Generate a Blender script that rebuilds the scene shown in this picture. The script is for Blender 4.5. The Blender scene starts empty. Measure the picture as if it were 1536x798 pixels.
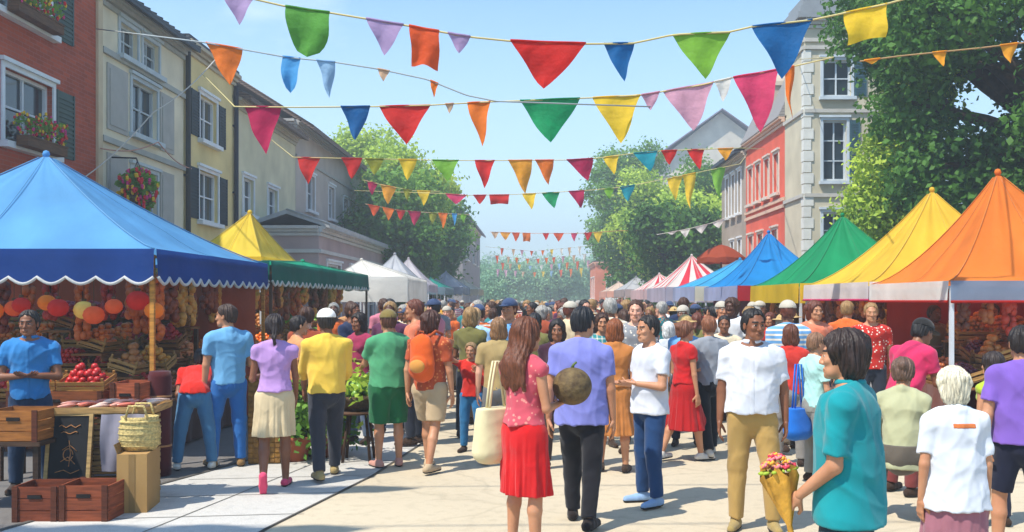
import bpy, math, random
import numpy as np
from mathutils import Vector, Matrix
R = math.radians
random.seed(7)
S = bpy.context.scene
COL = S.collection
# ---------------------------------------------------------------- camera, world, sun, exposure
F, H0, VX, VY = 1400.0, 1.78, 800.0, 450.0        # focal in photo pixels, eye height, vanishing point
cam_d = bpy.data.cameras.new('camera'); cam = bpy.data.objects.new('camera', cam_d); COL.objects.link(cam)
cam.location = (0, 0, H0); cam.rotation_euler = (R(90), 0, 0)
cam_d.sensor_width = 36; cam_d.lens = 36*F/1536
cam_d.shift_x = -(VX-768)/1536; cam_d.shift_y = (VY-399)/1536
cam_d.clip_end = 3000; cam_d.clip_start = 0.1
S.camera = cam
SUN = Vector((-0.41, -0.33, 0.85)).normalized()   # towards the sun
w = bpy.data.worlds.new('World'); S.world = w; w.use_nodes = True
nt = w.node_tree; nt.nodes.clear()
_o = nt.nodes.new('ShaderNodeOutputWorld'); _b = nt.nodes.new('ShaderNodeBackground')
_s = nt.nodes.new('ShaderNodeTexSky'); _s.sky_type = 'NISHITA'; _s.sun_disc = False
_s.sun_elevation = math.asin(SUN.z); _s.sun_rotation = math.atan2(SUN.x, SUN.y)
_s.air_density = 1.25; _s.dust_density = 0.1; _s.ozone_density = 2.6; _s.altitude = 0
_b.inputs['Strength'].default_value = 0.15
# soft high cloud over the procedural sky, thicker towards the horizon
_tc = nt.nodes.new('ShaderNodeTexCoord'); _sep = nt.nodes.new('ShaderNodeSeparateXYZ')
nt.links.new(_tc.outputs['Generated'], _sep.inputs[0])
_n = nt.nodes.new('ShaderNodeTexNoise'); _n.inputs['Scale'].default_value = 3.2; _n.inputs['Detail'].default_value = 7; _n.inputs['Roughness'].default_value = .52
_mp = nt.nodes.new('ShaderNodeMapping'); _mp.inputs['Scale'].default_value = (1, 1, 3.2); _mp.inputs['Location'].default_value = (.3, .1, .25)
nt.links.new(_tc.outputs['Generated'], _mp.inputs[0]); nt.links.new(_mp.outputs[0], _n.inputs['Vector'])
_r = nt.nodes.new('ShaderNodeMapRange'); _r.inputs[1].default_value = .46; _r.inputs[2].default_value = .74; _r.inputs[3].default_value = 0; _r.inputs[4].default_value = .8
nt.links.new(_n.outputs['Fac'], _r.inputs[0])
_h = nt.nodes.new('ShaderNodeMapRange'); _h.inputs[1].default_value = .40; _h.inputs[2].default_value = 0.02; _h.inputs[3].default_value = 0.0; _h.inputs[4].default_value = .75
nt.links.new(_sep.outputs['Z'], _h.inputs[0])
_m1 = nt.nodes.new('ShaderNodeMath'); _m1.operation = 'MAXIMUM'
nt.links.new(_r.outputs[0], _m1.inputs[0]); nt.links.new(_h.outputs[0], _m1.inputs[1])
_tn = nt.nodes.new('ShaderNodeMix'); _tn.data_type = 'RGBA'; _tn.blend_type = 'MULTIPLY'; _tn.inputs['Factor'].default_value = 1
nt.links.new(_s.outputs[0], _tn.inputs['A']); _tn.inputs['B'].default_value = (.50, .84, 1.03, 1)
_mx = nt.nodes.new('ShaderNodeMix'); _mx.data_type = 'RGBA'
nt.links.new(_m1.outputs[0], _mx.inputs['Factor']); nt.links.new(_tn.outputs['Result'], _mx.inputs['A'])
_mx.inputs['B'].default_value = (4.9, 5.7, 6.3, 1)
nt.links.new(_mx.outputs['Result'], _b.inputs['Color']); nt.links.new(_b.outputs[0], _o.inputs[0])
sun_d = bpy.data.lights.new('sun', 'SUN'); sun = bpy.data.objects.new('sun', sun_d); COL.objects.link(sun)
sun_d.energy = 4.6; sun_d.angle = R(0.6); sun_d.color = (1, .94, .84)
sun.rotation_euler = SUN.to_track_quat('Z', 'Y').to_euler()
S.view_settings.view_transform = 'Standard'; S.view_settings.look = 'None'; S.view_settings.gamma = 1
S.view_settings.exposure = 0.58
S.cycles.max_bounces = 6; S.cycles.transparent_max_bounces = 8; S.cycles.use_denoising = True

# ---------------------------------------------------------------- helpers
def P(px, py, Y):
    return Vector(((px-VX)/F*Y, Y, H0-(py-VY)/F*Y))
def G(px, py):                                     # ground point seen at a pixel
    Y = H0*F/(py-VY); return Vector(((px-VX)/F*Y, Y, 0))
def lin(c):
    if isinstance(c, str):
        c = [int(c[i:i+2], 16)/255 for i in (0, 2, 4)]
        return tuple(((x+.055)/1.055)**2.4 if x > .04045 else x/12.92 for x in c)
    return tuple(c)
MATS = {}
def mat(name, col, rough=.8, noise=.12, scale=6., bump=0., bscale=40., metal=0., kind=None, col2=None, trans=0., spec=.3, sheen=0.):
    key = name
    if key in MATS: return MATS[key]
    m = bpy.data.materials.new(name); m.use_nodes = True; MATS[key] = m
    t = m.node_tree; b = t.nodes['Principled BSDF']
    c = lin(col); c2 = lin(col2) if col2 else tuple(max(0, x*(1-noise*2)) for x in c)
    b.inputs['Roughness'].default_value = rough; b.inputs['Metallic'].default_value = metal
    b.inputs['Specular IOR Level'].default_value = spec
    if sheen: b.inputs['Sheen Weight'].default_value = sheen
    tc = t.nodes.new('ShaderNodeTexCoord')
    def N(sc, det=4, vec=None):
        n = t.nodes.new('ShaderNodeTexNoise'); n.inputs['Scale'].default_value = sc; n.inputs['Detail'].default_value = det
        t.links.new(vec or tc.outputs['Object'], n.inputs['Vector']); return n
    mix = t.nodes.new('ShaderNodeMix'); mix.data_type = 'RGBA'
    cA = tuple(min(1, x*(1+noise*.6)) for x in c)
    mix.inputs['A'].default_value = (*cA, 1); mix.inputs['B'].default_value = (*c2, 1)
    fac = None; hgt = None
    if kind == 'brick':
        mp = t.nodes.new('ShaderNodeMapping'); mp.inputs['Rotation'].default_value = (0, 0, 0)
        cx = t.nodes.new('ShaderNodeSeparateXYZ'); t.links.new(tc.outputs['Object'], cx.inputs[0])
        ad = t.nodes.new('ShaderNodeMath'); t.links.new(cx.outputs[0], ad.inputs[0]); t.links.new(cx.outputs[1], ad.inputs[1])
        cb = t.nodes.new('ShaderNodeCombineXYZ'); t.links.new(ad.outputs[0], cb.inputs[0]); t.links.new(cx.outputs[2], cb.inputs[1])
        br = t.nodes.new('ShaderNodeTexBrick'); t.links.new(cb.outputs[0], br.inputs['Vector'])
        br.inputs['Scale'].default_value = 1; br.inputs['Brick Width'].default_value = .24; br.inputs['Row Height'].default_value = .08
        br.inputs['Mortar Size'].default_value = .008; br.inputs['Color1'].default_value = (*c, 1)
        br.inputs['Color2'].default_value = (*[x*.72 for x in c], 1); br.inputs['Mortar'].default_value = (*[min(1, x*.7+.06) for x in c], 1)
        n = N(1.3); mr = t.nodes.new('ShaderNodeMix'); mr.data_type = 'RGBA'; mr.blend_type = 'MULTIPLY'; mr.inputs['Factor'].default_value = .45
        t.links.new(br.outputs['Color'], mr.inputs['A']); t.links.new(n.outputs['Color'], mr.inputs['B'])
        g = t.nodes.new('ShaderNodeMapRange'); t.links.new(n.outputs['Fac'], g.inputs[0]); g.inputs[1].default_value = .3; g.inputs[2].default_value = .7; g.inputs[3].default_value = .65; g.inputs[4].default_value = 1.15
        t.links.new(g.outputs[0], mr.inputs['B'])
        t.links.new(mr.outputs['Result'], b.inputs['Base Color'])
        bp = t.nodes.new('ShaderNodeBump'); bp.inputs['Strength'].default_value = .5; bp.inputs['Distance'].default_value = .01; bp.invert = True
        t.links.new(br.outputs['Fac'], bp.inputs['Height']); t.links.new(bp.outputs[0], b.inputs['Normal'])
        return m
    if kind == 'road':
        b1 = N(.35, 4); n2 = N(140., 2); n3 = N(9., 5)
        vo = t.nodes.new('ShaderNodeTexVoronoi'); vo.feature = 'DISTANCE_TO_EDGE'; vo.inputs['Scale'].default_value = .38
        wp = t.nodes.new('ShaderNodeMix'); wp.data_type = 'RGBA'; wp.blend_type = 'LINEAR_LIGHT'; wp.inputs['Factor'].default_value = .25
        t.links.new(tc.outputs['Object'], wp.inputs['A']); t.links.new(N(1.4, 6).outputs['Color'], wp.inputs['B']); t.links.new(wp.outputs['Result'], vo.inputs['Vector'])
        cr = t.nodes.new('ShaderNodeMapRange'); cr.inputs[1].default_value = .0; cr.inputs[2].default_value = .012; cr.inputs[3].default_value = .88; cr.inputs[4].default_value = 1
        t.links.new(vo.outputs['Distance'], cr.inputs[0])
        def rng(o, a, b_, lo, hi):
            r_ = t.nodes.new('ShaderNodeMapRange'); r_.inputs[1].default_value = a; r_.inputs[2].default_value = b_; r_.inputs[3].default_value = lo; r_.inputs[4].default_value = hi; t.links.new(o, r_.inputs[0]); return r_.outputs[0]
        m1 = t.nodes.new('ShaderNodeMath'); m1.operation = 'MULTIPLY'; t.links.new(rng(b1.outputs['Fac'], .35, .65, .93, 1.05), m1.inputs[0]); t.links.new(rng(n2.outputs['Fac'], .3, .7, .82, 1.14), m1.inputs[1])
        m2 = t.nodes.new('ShaderNodeMath'); m2.operation = 'MULTIPLY'; t.links.new(m1.outputs[0], m2.inputs[0]); t.links.new(cr.outputs[0], m2.inputs[1])
        m3 = t.nodes.new('ShaderNodeMath'); m3.operation = 'MULTIPLY'; t.links.new(m2.outputs[0], m3.inputs[0]); t.links.new(rng(n3.outputs['Fac'], .25, .5, .86, 1.0), m3.inputs[1])
        vm = t.nodes.new('ShaderNodeVectorMath'); vm.operation = 'SCALE'; vm.inputs[0].default_value = c; t.links.new(m3.outputs[0], vm.inputs['Scale'])
        t.links.new(vm.outputs[0], b.inputs['Base Color']); bp = t.nodes.new('ShaderNodeBump'); bp.inputs['Strength'].default_value = .4; bp.inputs['Distance'].default_value = .006
        t.links.new(n2.outputs['Fac'], bp.inputs['Height']); t.links.new(bp.outputs[0], b.inputs['Normal']); return m
    if kind == 'wood':
        mp = t.nodes.new('ShaderNodeMapping'); mp.inputs['Scale'].default_value = (1, 1, 9); t.links.new(tc.outputs['Object'], mp.inputs[0])
        n = N(scale, 5, mp.outputs[0]); fac = n.outputs['Fac']
    elif kind == 'hair':
        mp = t.nodes.new('ShaderNodeMapping'); mp.inputs['Scale'].default_value = (6, 6, .8); t.links.new(tc.outputs['Object'], mp.inputs[0])
        n = N(22, 3, mp.outputs[0]); fac = n.outputs['Fac']; hgt = n.outputs['Fac']
    elif kind == 'tile':
        wv = t.nodes.new('ShaderNodeTexWave'); wv.inputs['Scale'].default_value = scale; wv.inputs['Distortion'].default_value = 1.5; wv.bands_direction = 'Z'
        t.links.new(tc.outputs['Object'], wv.inputs['Vector']); fac = wv.outputs['Fac']; hgt = fac
    else:
        n = N(scale, 5); fac = n.outputs['Fac']
    mr = t.nodes.new('ShaderNodeMapRange'); mr.inputs[1].default_value = .3; mr.inputs[2].default_value = .7
    t.links.new(fac, mr.inputs[0]); t.links.new(mr.outputs[0], mix.inputs['Factor'])
    t.links.new(mix.outputs['Result'], b.inputs['Base Color'])
    if bump or hgt is not None:
        bp = t.nodes.new('ShaderNodeBump'); bp.inputs['Strength'].default_value = bump or .4; bp.inputs['Distance'].default_value = .01 if bscale > 15 else .03
        if hgt is None: hgt = N(bscale, 3).outputs['Fac']
        t.links.new(hgt, bp.inputs['Height']); t.links.new(bp.outputs[0], b.inputs['Normal'])
    if trans:
        tr = t.nodes.new('ShaderNodeBsdfTranslucent'); t.links.new(mix.outputs['Result'], tr.inputs[0])
        mxs = t.nodes.new('ShaderNodeMixShader'); mxs.inputs[0].default_value = trans
        out = t.nodes['Material Output']; t.links.new(b.outputs[0], mxs.inputs[1]); t.links.new(tr.outputs[0], mxs.inputs[2]); t.links.new(mxs.outputs[0], out.inputs[0])
    return m
def cloth(c, sc=9, pat=None, c2=None):
    n = 'cloth_'+c+('_'+pat+'_'+str(c2) if pat else '')
    if n in MATS: return MATS[n]
    m = mat(n, c, .92, .07, sc*.5, sheen=.15, spec=.2); t = m.node_tree; b = t.nodes['Principled BSDF']; L = t.links
    tc = t.nodes.new('ShaderNodeTexCoord'); mp = t.nodes.new('ShaderNodeMapping'); mp.inputs['Scale'].default_value = (1, 1, .55); mp.inputs['Rotation'].default_value = (.3, .5, .2); L.new(tc.outputs['Object'], mp.inputs[0])
    w1 = t.nodes.new('ShaderNodeTexNoise'); w1.inputs['Scale'].default_value = 7; w1.inputs['Detail'].default_value = 3; w1.inputs['Distortion'].default_value = 1.8; w1.noise_type = 'RIDGED_MULTIFRACTAL'; L.new(mp.outputs[0], w1.inputs['Vector'])
    w2 = t.nodes.new('ShaderNodeTexNoise'); w2.inputs['Scale'].default_value = 420; w2.inputs['Detail'].default_value = 1; L.new(tc.outputs['Object'], w2.inputs['Vector'])
    b1 = t.nodes.new('ShaderNodeBump'); b1.inputs['Strength'].default_value = .42; b1.inputs['Distance'].default_value = .012; L.new(w1.outputs['Fac'], b1.inputs['Height'])
    b2 = t.nodes.new('ShaderNodeBump'); b2.inputs['Strength'].default_value = .35; b2.inputs['Distance'].default_value = .002; L.new(w2.outputs['Fac'], b2.inputs['Height']); L.new(b1.outputs[0], b2.inputs['Normal']); L.new(b2.outputs[0], b.inputs['Normal'])
    if pat:
        src = b.inputs['Base Color'].links[0].from_socket; mx = t.nodes.new('ShaderNodeMix'); mx.data_type = 'RGBA'; mx.inputs['B'].default_value = (*lin(c2), 1); L.new(src, mx.inputs['A']); L.new(mx.outputs['Result'], b.inputs['Base Color'])
        sp = t.nodes.new('ShaderNodeSeparateXYZ'); L.new(tc.outputs['Object'], sp.inputs[0])
        def lines(sock, per, duty):
            a = t.nodes.new('ShaderNodeMath'); a.operation = 'MULTIPLY'; a.inputs[1].default_value = 1/per; L.new(sock, a.inputs[0]); f = t.nodes.new('ShaderNodeMath'); f.operation = 'FRACT'; L.new(a.outputs[0], f.inputs[0])
            g = t.nodes.new('ShaderNodeMath'); g.operation = 'LESS_THAN'; g.inputs[1].default_value = duty; L.new(f.outputs[0], g.inputs[0]); return g.outputs[0]
        if pat == 'stripe': fac = lines(sp.outputs['Z'], .055, .4)
        elif pat == 'check':
            a = t.nodes.new('ShaderNodeMath'); a.operation = 'ADD'; L.new(lines(sp.outputs['Z'], .06, .3), a.inputs[0]); L.new(lines(sp.outputs['X'], .06, .3), a.inputs[1]); h = t.nodes.new('ShaderNodeMath'); h.operation = 'MULTIPLY'; h.inputs[1].default_value = .42; L.new(a.outputs[0], h.inputs[0]); fac = h.outputs[0]
        else:
            v = t.nodes.new('ShaderNodeTexVoronoi'); v.inputs['Scale'].default_value = 26; L.new(tc.outputs['Object'], v.inputs['Vector']); g = t.nodes.new('ShaderNodeMath'); g.operation = 'LESS_THAN'; g.inputs[1].default_value = .28; L.new(v.outputs['Distance'], g.inputs[0]); fac = g.outputs[0]
        L.new(fac, mx.inputs['Factor'])
    return m
def canvas(c): return mat('canvas_'+c, c, .75, .11, 1.1, .6, 4., trans=.45)
def flagm(c): return mat('pennant_'+c, c, .75, .10, 5, .8, 8., trans=.42)
def wood(c, n='wood'): return mat(n+'_'+c, c, .75, .25, 5, .3, 30, kind='wood')
def paint(c, n='paint'): return mat(n+'_'+c, c, .6, .06, 3, .15, 25)
def wallm(c): return mat('wall_'+c, c, .9, .11, .9, .25, 20)
def glassm(): return mat('window_glass', '2b3a44', .08, .25, .7, spec=.8)

def tag(o, label=None, cat=None, group=None, kind=None):
    if label: o['label'] = label
    if cat: o['category'] = cat
    if group: o['group'] = group
    if kind: o['kind'] = kind
    return o
def empty(name, loc, rz=0):
    o = bpy.data.objects.new(name, None); COL.objects.link(o); o.location = loc; o.rotation_euler = (0, 0, rz); o.empty_display_size = .1; return o
def kids(o): return [c for c in CHILD.get(o.name, [])]
CHILD = {}
def setpar(o, p):
    o.parent = p; CHILD.setdefault(p.name, []).append(o)
def link(name, me, mats, parent=None, smooth=False):
    if not isinstance(mats, (list, tuple)): mats = [mats]
    for m in mats: me.materials.append(m)
    o = bpy.data.objects.new(name, me); COL.objects.link(o)
    if parent is not None: setpar(o, parent)
    if smooth: me.polygons.foreach_set('use_smooth', [True]*len(me.polygons))
    return o
def copy_tree(o, parent=None):
    c = o.copy(); COL.objects.link(c)
    if parent is not None: setpar(c, parent)
    for ch in kids(o): copy_tree(ch, c)
    return c
class MB:
    """collects shapes for one mesh"""
    def __init__(s): s.v = []; s.f = []; s.mi = []; s.sm = []
    def add(s, vs, fs, mi=0, sm=False):
        n = len(s.v); s.v += [tuple(v) for v in vs]; s.f += [tuple(i+n for i in f) for f in fs]; s.mi += [mi]*len(fs); s.sm += [sm]*len(fs); return s
    def box(s, c, d, rot=None, mi=0, bev=0):
        c = Vector(c); hx, hy, hz = d[0]/2, d[1]/2, d[2]/2
        M = rot if isinstance(rot, Matrix) else (Matrix.Rotation(rot, 3, 'Z') if rot else Matrix.Identity(3))
        vs = [c+M @ Vector((x*hx, y*hy, z*hz)) for z in (-1, 1) for y in (-1, 1) for x in (-1, 1)]
        return s.add(vs, [(0, 2, 3, 1), (4, 5, 7, 6), (0, 1, 5, 4), (2, 6, 7, 3), (0, 4, 6, 2), (1, 3, 7, 5)], mi)
    def tube(s, pts, r, n=8, mi=0, cap=True):
        pts = [Vector(p) for p in pts]; rs = r if isinstance(r, (list, tuple)) else [r]*len(pts); vs = []; fs = []
        up = None
        for i, p in enumerate(pts):
            d = (pts[min(i+1, len(pts)-1)]-pts[max(i-1, 0)]).normalized()
            if up is None: up = d.orthogonal().normalized()
            a = (up-d*up.dot(d)).normalized(); up = a; b = d.cross(a)
            for k in range(n):
                t = 2*math.pi*k/n; vs.append(p+(a*math.cos(t)+b*math.sin(t))*rs[i])
        for i in range(len(pts)-1):
            for k in range(n):
                fs.append((i*n+k, i*n+(k+1) % n, (i+1)*n+(k+1) % n, (i+1)*n+k))
        if cap: fs.append(tuple(range(n-1, -1, -1))); fs.append(tuple((len(pts)-1)*n+k for k in range(n)))
        return s.add(vs, fs, mi, True)
    def lathe(s, c, prof, n=16, mi=0, sx=1, sy=1):
        c = Vector(c); vs = []; fs = []
        for r, z in prof:
            for k in range(n):
                t = 2*math.pi*k/n; vs.append(c+Vector((r*math.cos(t)*sx, r*math.sin(t)*sy, z)))
        for i in range(len(prof)-1):
            for k in range(n): fs.append((i*n+k, i*n+(k+1) % n, (i+1)*n+(k+1) % n, (i+1)*n+k))
        fs.append(tuple(range(n-1, -1, -1))); fs.append(tuple((len(prof)-1)*n+k for k in range(n)))
        return s.add(vs, fs, mi, True)
    def ball(s, c, r, n=8, mi=0, jit=0, sc=(1, 1, 1)):
        c = Vector(c); m = max(4, n*2//3); vs = [c+Vector((0, 0, -r*sc[2]))]; fs = []
        for i in range(1, m):
            ph = -math.pi/2+math.pi*i/m
            for k in range(n):
                t = 2*math.pi*k/n; q = r*(1+random.uniform(-jit, jit)); vs.append(c+Vector((q*math.cos(ph)*math.cos(t)*sc[0], q*math.cos(ph)*math.sin(t)*sc[1], q*math.sin(ph)*sc[2])))
        vs.append(c+Vector((0, 0, r*sc[2]))); L = len(vs)-1
        for k in range(n):
            fs.append((0, 1+(k+1) % n, 1+k)); fs.append((L, 1+(m-2)*n+k, 1+(m-2)*n+(k+1) % n))
        for i in range(m-2):
            for k in range(n): fs.append((1+i*n+k, 1+i*n+(k+1) % n, 1+(i+1)*n+(k+1) % n, 1+(i+1)*n+k))
        return s.add(vs, fs, mi, True)
    def mesh(s, name='m'):
        me = bpy.data.meshes.new(name); me.from_pydata(s.v, [], s.f); me.polygons.foreach_set('material_index', s.mi); me.polygons.foreach_set('use_smooth', s.sm); me.update(); return me
    def build(s, name, mats, parent=None):
        return link(name, s.mesh(name), mats, parent)
# ---------------------------------------------------------------- signed distance body builder
def surf_nets(fn, lo, hi, h):
    lo = np.array(lo, float); hi = np.array(hi, float)
    n = np.maximum(np.ceil((hi-lo)/h).astype(int)+1, 4)
    ax = [lo[i]+h*np.arange(n[i]) for i in range(3)]
    g = np.full(n, 9.0, np.float32)
    fn(g, ax, h)
    s = g < 0
    cs = s[:-1, :-1, :-1].astype(np.int8)
    cnt = np.zeros_like(cs, np.int8)
    for i in (0, 1):
        for j in (0, 1):
            for k in (0, 1): cnt += s[i:n[0]-1+i, j:n[1]-1+j, k:n[2]-1+k]
    act = (cnt > 0) & (cnt < 8)
    I, J, K = np.nonzero(act)
    if len(I) == 0: return np.zeros((0, 3)), np.zeros((0, 4), int)
    idx = np.full(act.shape, -1, np.int64); idx[I, J, K] = np.arange(len(I))
    acc = np.zeros((len(I), 3)); w_ = np.zeros(len(I))
    cor = [(0, 0, 0), (1, 0, 0), (0, 1, 0), (1, 1, 0), (0, 0, 1), (1, 0, 1), (0, 1, 1), (1, 1, 1)]
    vals = [g[I+a, J+b, K+c].astype(float) for a, b, c in cor]
    for a in range(8):
        for b in range(a+1, 8):
            d = np.abs(np.array(cor[a])-np.array(cor[b]))
            if d.sum() != 1: continue
            va, vb = vals[a], vals[b]; m = (va < 0) != (vb < 0)
            t = np.where(m, va/np.where(m, va-vb, 1), 0)
            p = np.array(cor[a])[None]+(np.array(cor[b])-np.array(cor[a]))[None]*t[:, None]
            acc += p*m[:, None]; w_ += m
    V = lo+h*(np.stack([I, J, K], 1)+acc/w_[:, None])
    Q = []
    for axn in range(3):
        o = [0, 0, 0]; o[axn] = 1
        a = s[tuple(slice(1, n[i]-1) if i != axn else slice(0, n[i]-1) for i in range(3))]
        b = s[tuple(slice(1, n[i]-1) if i != axn else slice(1, n[i]) for i in range(3))]
        m = np.nonzero(a != b); base = [m[i]+(1 if i != axn else 0) for i in range(3)]
        u, v = [(1, 2), (2, 0), (0, 1)][axn]
        def at(du, dv):
            q = [base[0].copy(), base[1].copy(), base[2].copy()]; q[u] -= du; q[v] -= dv
            return idx[q[0], q[1], q[2]]
        q = np.stack([at(1, 1), at(0, 1), at(0, 0), at(1, 0)], 1)
        flip = ~a[m]
        q[flip] = q[flip][:, ::-1]
        Q.append(q)
    return V, np.concatenate(Q)
BIG = 9.0
class SDF:
    """primitives in metres; each blends smoothly with what is there"""
    def __init__(s): s.ops = []; s.lo = np.full(3, 1e9); s.hi = np.full(3, -1e9)
    def _bb(s, pts, r):
        p = np.array(pts, float); s.lo = np.minimum(s.lo, p.min(0)-r); s.hi = np.maximum(s.hi, p.max(0)+r)
    def cone(s, a, b, ra, rb, k=.03, ax=None, fl=1.0, sub=False):
        """round cone a-b; flattened by fl along unit axis ax"""
        a = np.array(a, float); b = np.array(b, float)
        if not sub: s._bb([a, b], max(ra, rb)*1.15)
        s.ops.append(('c', a, b, ra, rb, k, None if ax is None else np.array(ax, float), fl, sub)); return s
    def ell(s, c, r, M=None, k=.03, sub=False):
        c = np.array(c, float); r = np.array(r, float)
        if not sub: s._bb([c], r.max()*1.1)
        s.ops.append(('e', c, r, np.eye(3) if M is None else np.array(M, float), k, sub)); return s
    def cut(s, p, n_, k=.004):                      # remove the side n_ points to
        s.ops.append(('p', np.array(p, float), np.array(n_, float), k)); return s
    def fn(s, f):
        s.ops.append(('f', f)); return s
    def sub(s, other, k=.02):                       # smooth union with a separately cut piece
        s.lo = np.minimum(s.lo, other.lo); s.hi = np.maximum(s.hi, other.hi); s.ops.append(('g', other, k)); return s
    def __call__(s, g, ax, h):
        for o in s.ops:
            t = o[0]
            if t == 'g':
                k = o[2]; sl = tuple(slice(max(0, int(np.searchsorted(ax[i], o[1].lo[i]-.04))), int(np.searchsorted(ax[i], o[1].hi[i]+.04))) for i in range(3))
                if any(q.stop-q.start < 2 for q in sl): continue
                G_ = g[sl]; g2 = np.full(G_.shape, 9., np.float32); o[1](g2, [ax[i][sl[i]] for i in range(3)], h)
                hh = np.clip(.5+.5*(G_-g2)/k, 0, 1); g[sl] = G_*(1-hh)+g2*hh-k*hh*(1-hh); continue
            if t == 'f':
                X, Y, Z = np.meshgrid(*ax, indexing='ij', sparse=True); g[...] = o[1](g, X, Y, Z); continue
            if t == 'p':
                X, Y, Z = np.meshgrid(*ax, indexing='ij', sparse=True)
                d = (X-o[1][0])*o[2][0]+(Y-o[1][1])*o[2][1]+(Z-o[1][2])*o[2][2]
                np.maximum(g, d, out=g); continue
            if t == 'c': pts = np.array([o[1], o[2]]); rr = max(o[3], o[4])*1.2/min(1, max(o[7], .5))**.0; k = o[5]
            else: pts = o[1][None]; rr = o[2].max(); k = o[4]
            pad = rr+k*1.2+3*h
            lo = pts.min(0)-pad; hi = pts.max(0)+pad; sl = []
            for i in range(3):
                i0 = int(np.searchsorted(ax[i], lo[i])); i1 = int(np.searchsorted(ax[i], hi[i])); sl.append(slice(i0, i1))
            if any(q.stop-q.start < 1 for q in sl): continue
            X, Y, Z = np.meshgrid(*[ax[i][sl[i]] for i in range(3)], indexing='ij', sparse=True)
            if t == 'c':
                _, a, b, ra, rb, k, axs, fl, sub = o
                ab = b-a; L2 = max(ab @ ab, 1e-9)
                px, py, pz = X-a[0], Y-a[1], Z-a[2]
                tt = np.clip((px*ab[0]+py*ab[1]+pz*ab[2])/L2, 0, 1)
                dx, dy, dz = px-tt*ab[0], py-tt*ab[1], pz-tt*ab[2]
                q = dx*dx+dy*dy+dz*dz
                if axs is not None:
                    e = dx*axs[0]+dy*axs[1]+dz*axs[2]; q = q+e*e*(1/fl**2-1)
                d = np.sqrt(q)-(ra+(rb-ra)*tt)
                if axs is not None and fl < 1: d = d*(.5+.5*fl)
            else:
                _, c, r, M, k, sub = o
                dx, dy, dz = X-c[0], Y-c[1], Z-c[2]
                u = [(M[0][i]*dx+M[1][i]*dy+M[2][i]*dz)/r[i] for i in range(3)]
                q = np.sqrt(u[0]**2+u[1]**2+u[2]**2); q2 = np.sqrt((u[0]/r[0])**2+(u[1]/r[1])**2+(u[2]/r[2])**2)
                d = q*(q-1)/np.maximum(q2, 1e-6)
            G_ = g[tuple(sl)]
            if sub:
                d = -d; hh = np.clip(.5-.5*(G_-d)/max(k, 1e-5), 0, 1); r_ = G_*(1-hh)+d*hh+k*hh*(1-hh)
            else:
                hh = np.clip(.5+.5*(G_-d)/max(k, 1e-5), 0, 1); r_ = G_*(1-hh)+d*hh-k*hh*(1-hh)
            g[tuple(sl)] = r_
    def mesh(s, h, pad=.02):
        return surf_nets(s, s.lo-pad, s.hi+pad, h)
def np_mesh(name, V, Q, mi=None):
    me = bpy.data.meshes.new(name)
    me.vertices.add(len(V)); me.vertices.foreach_set('co', np.asarray(V, np.float32).ravel())
    me.loops.add(len(Q)*4); me.loops.foreach_set('vertex_index', np.asarray(Q, np.int32).ravel())
    me.polygons.add(len(Q)); me.polygons.foreach_set('loop_start', np.arange(0, len(Q)*4, 4, dtype=np.int32))
    me.polygons.foreach_set('loop_total', np.full(len(Q), 4, np.int32))
    if mi is not None: me.polygons.foreach_set('material_index', np.asarray(mi, np.int32))
    me.polygons.foreach_set('use_smooth', np.ones(len(Q), bool))
    me.update(calc_edges=True); me.validate(); return me
def folds(seed, amp, sx=14., sz=9.):
    rs = np.random.RandomState(seed); ds = []
    for i in range(7):
        a = rs.uniform(.75, 1.5)*rs.choice([-1, 1]) if i < 5 else rs.uniform(-.7, .7); f = rs.uniform(.5, 1.5)*sz*1.7
        ds.append((math.sin(a)*f, rs.uniform(-.8, .8)*f, math.cos(a)*f*rs.choice([1, -1]), rs.uniform(0, 6.28)))
    def f(g, X, Y, Z):
        w1 = .25*np.sin(X*sx+Z*7+seed)+.25*np.sin(Y*sx-Z*5)
        a = 0
        for i, d in enumerate(ds):
            q = np.sin(X*d[0]+Y*d[1]+Z*d[2]+d[3]+w1*3)
            a = a+(1-np.abs(q))**1.6-.16
        return g+(-amp*a/2.0).astype(np.float32)
    return f
def unit(v): v = np.array(v, float); return v/np.linalg.norm(v)
def rotm(yaw=0, pitch=0, roll=0):                  # columns = local axes; pitch + = nod forward
    return np.array((Matrix.Rotation(yaw, 3, 'Z') @ Matrix.Rotation(-pitch, 3, 'X') @ Matrix.Rotation(roll, 3, 'Y')))
SKIN = {'fair': ('dcab90', 'cc9178'), 'tan': ('c08c6a', 'ac7452'), 'brown': ('8c5c40', '764830'), 'dark': ('5b3422', '46271a')}
def skinm(k):
    n = 'skin_'+k
    if n in MATS: return MATS[n]
    m = mat(n, SKIN[k][0], .5, .04, 5, 0, 60, col2=SKIN[k][1], spec=.4)
    b = m.node_tree.nodes['Principled BSDF']; b.inputs['Subsurface Weight'].default_value = .12; b.inputs['Subsurface Radius'].default_value = (.02, .008, .004)
    b.inputs['Subsurface Scale'].default_value = .5
    return m
def hairm(c): return mat('hair_'+c, c, .55, .3, 20, .5, kind='hair', spec=.45)
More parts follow.
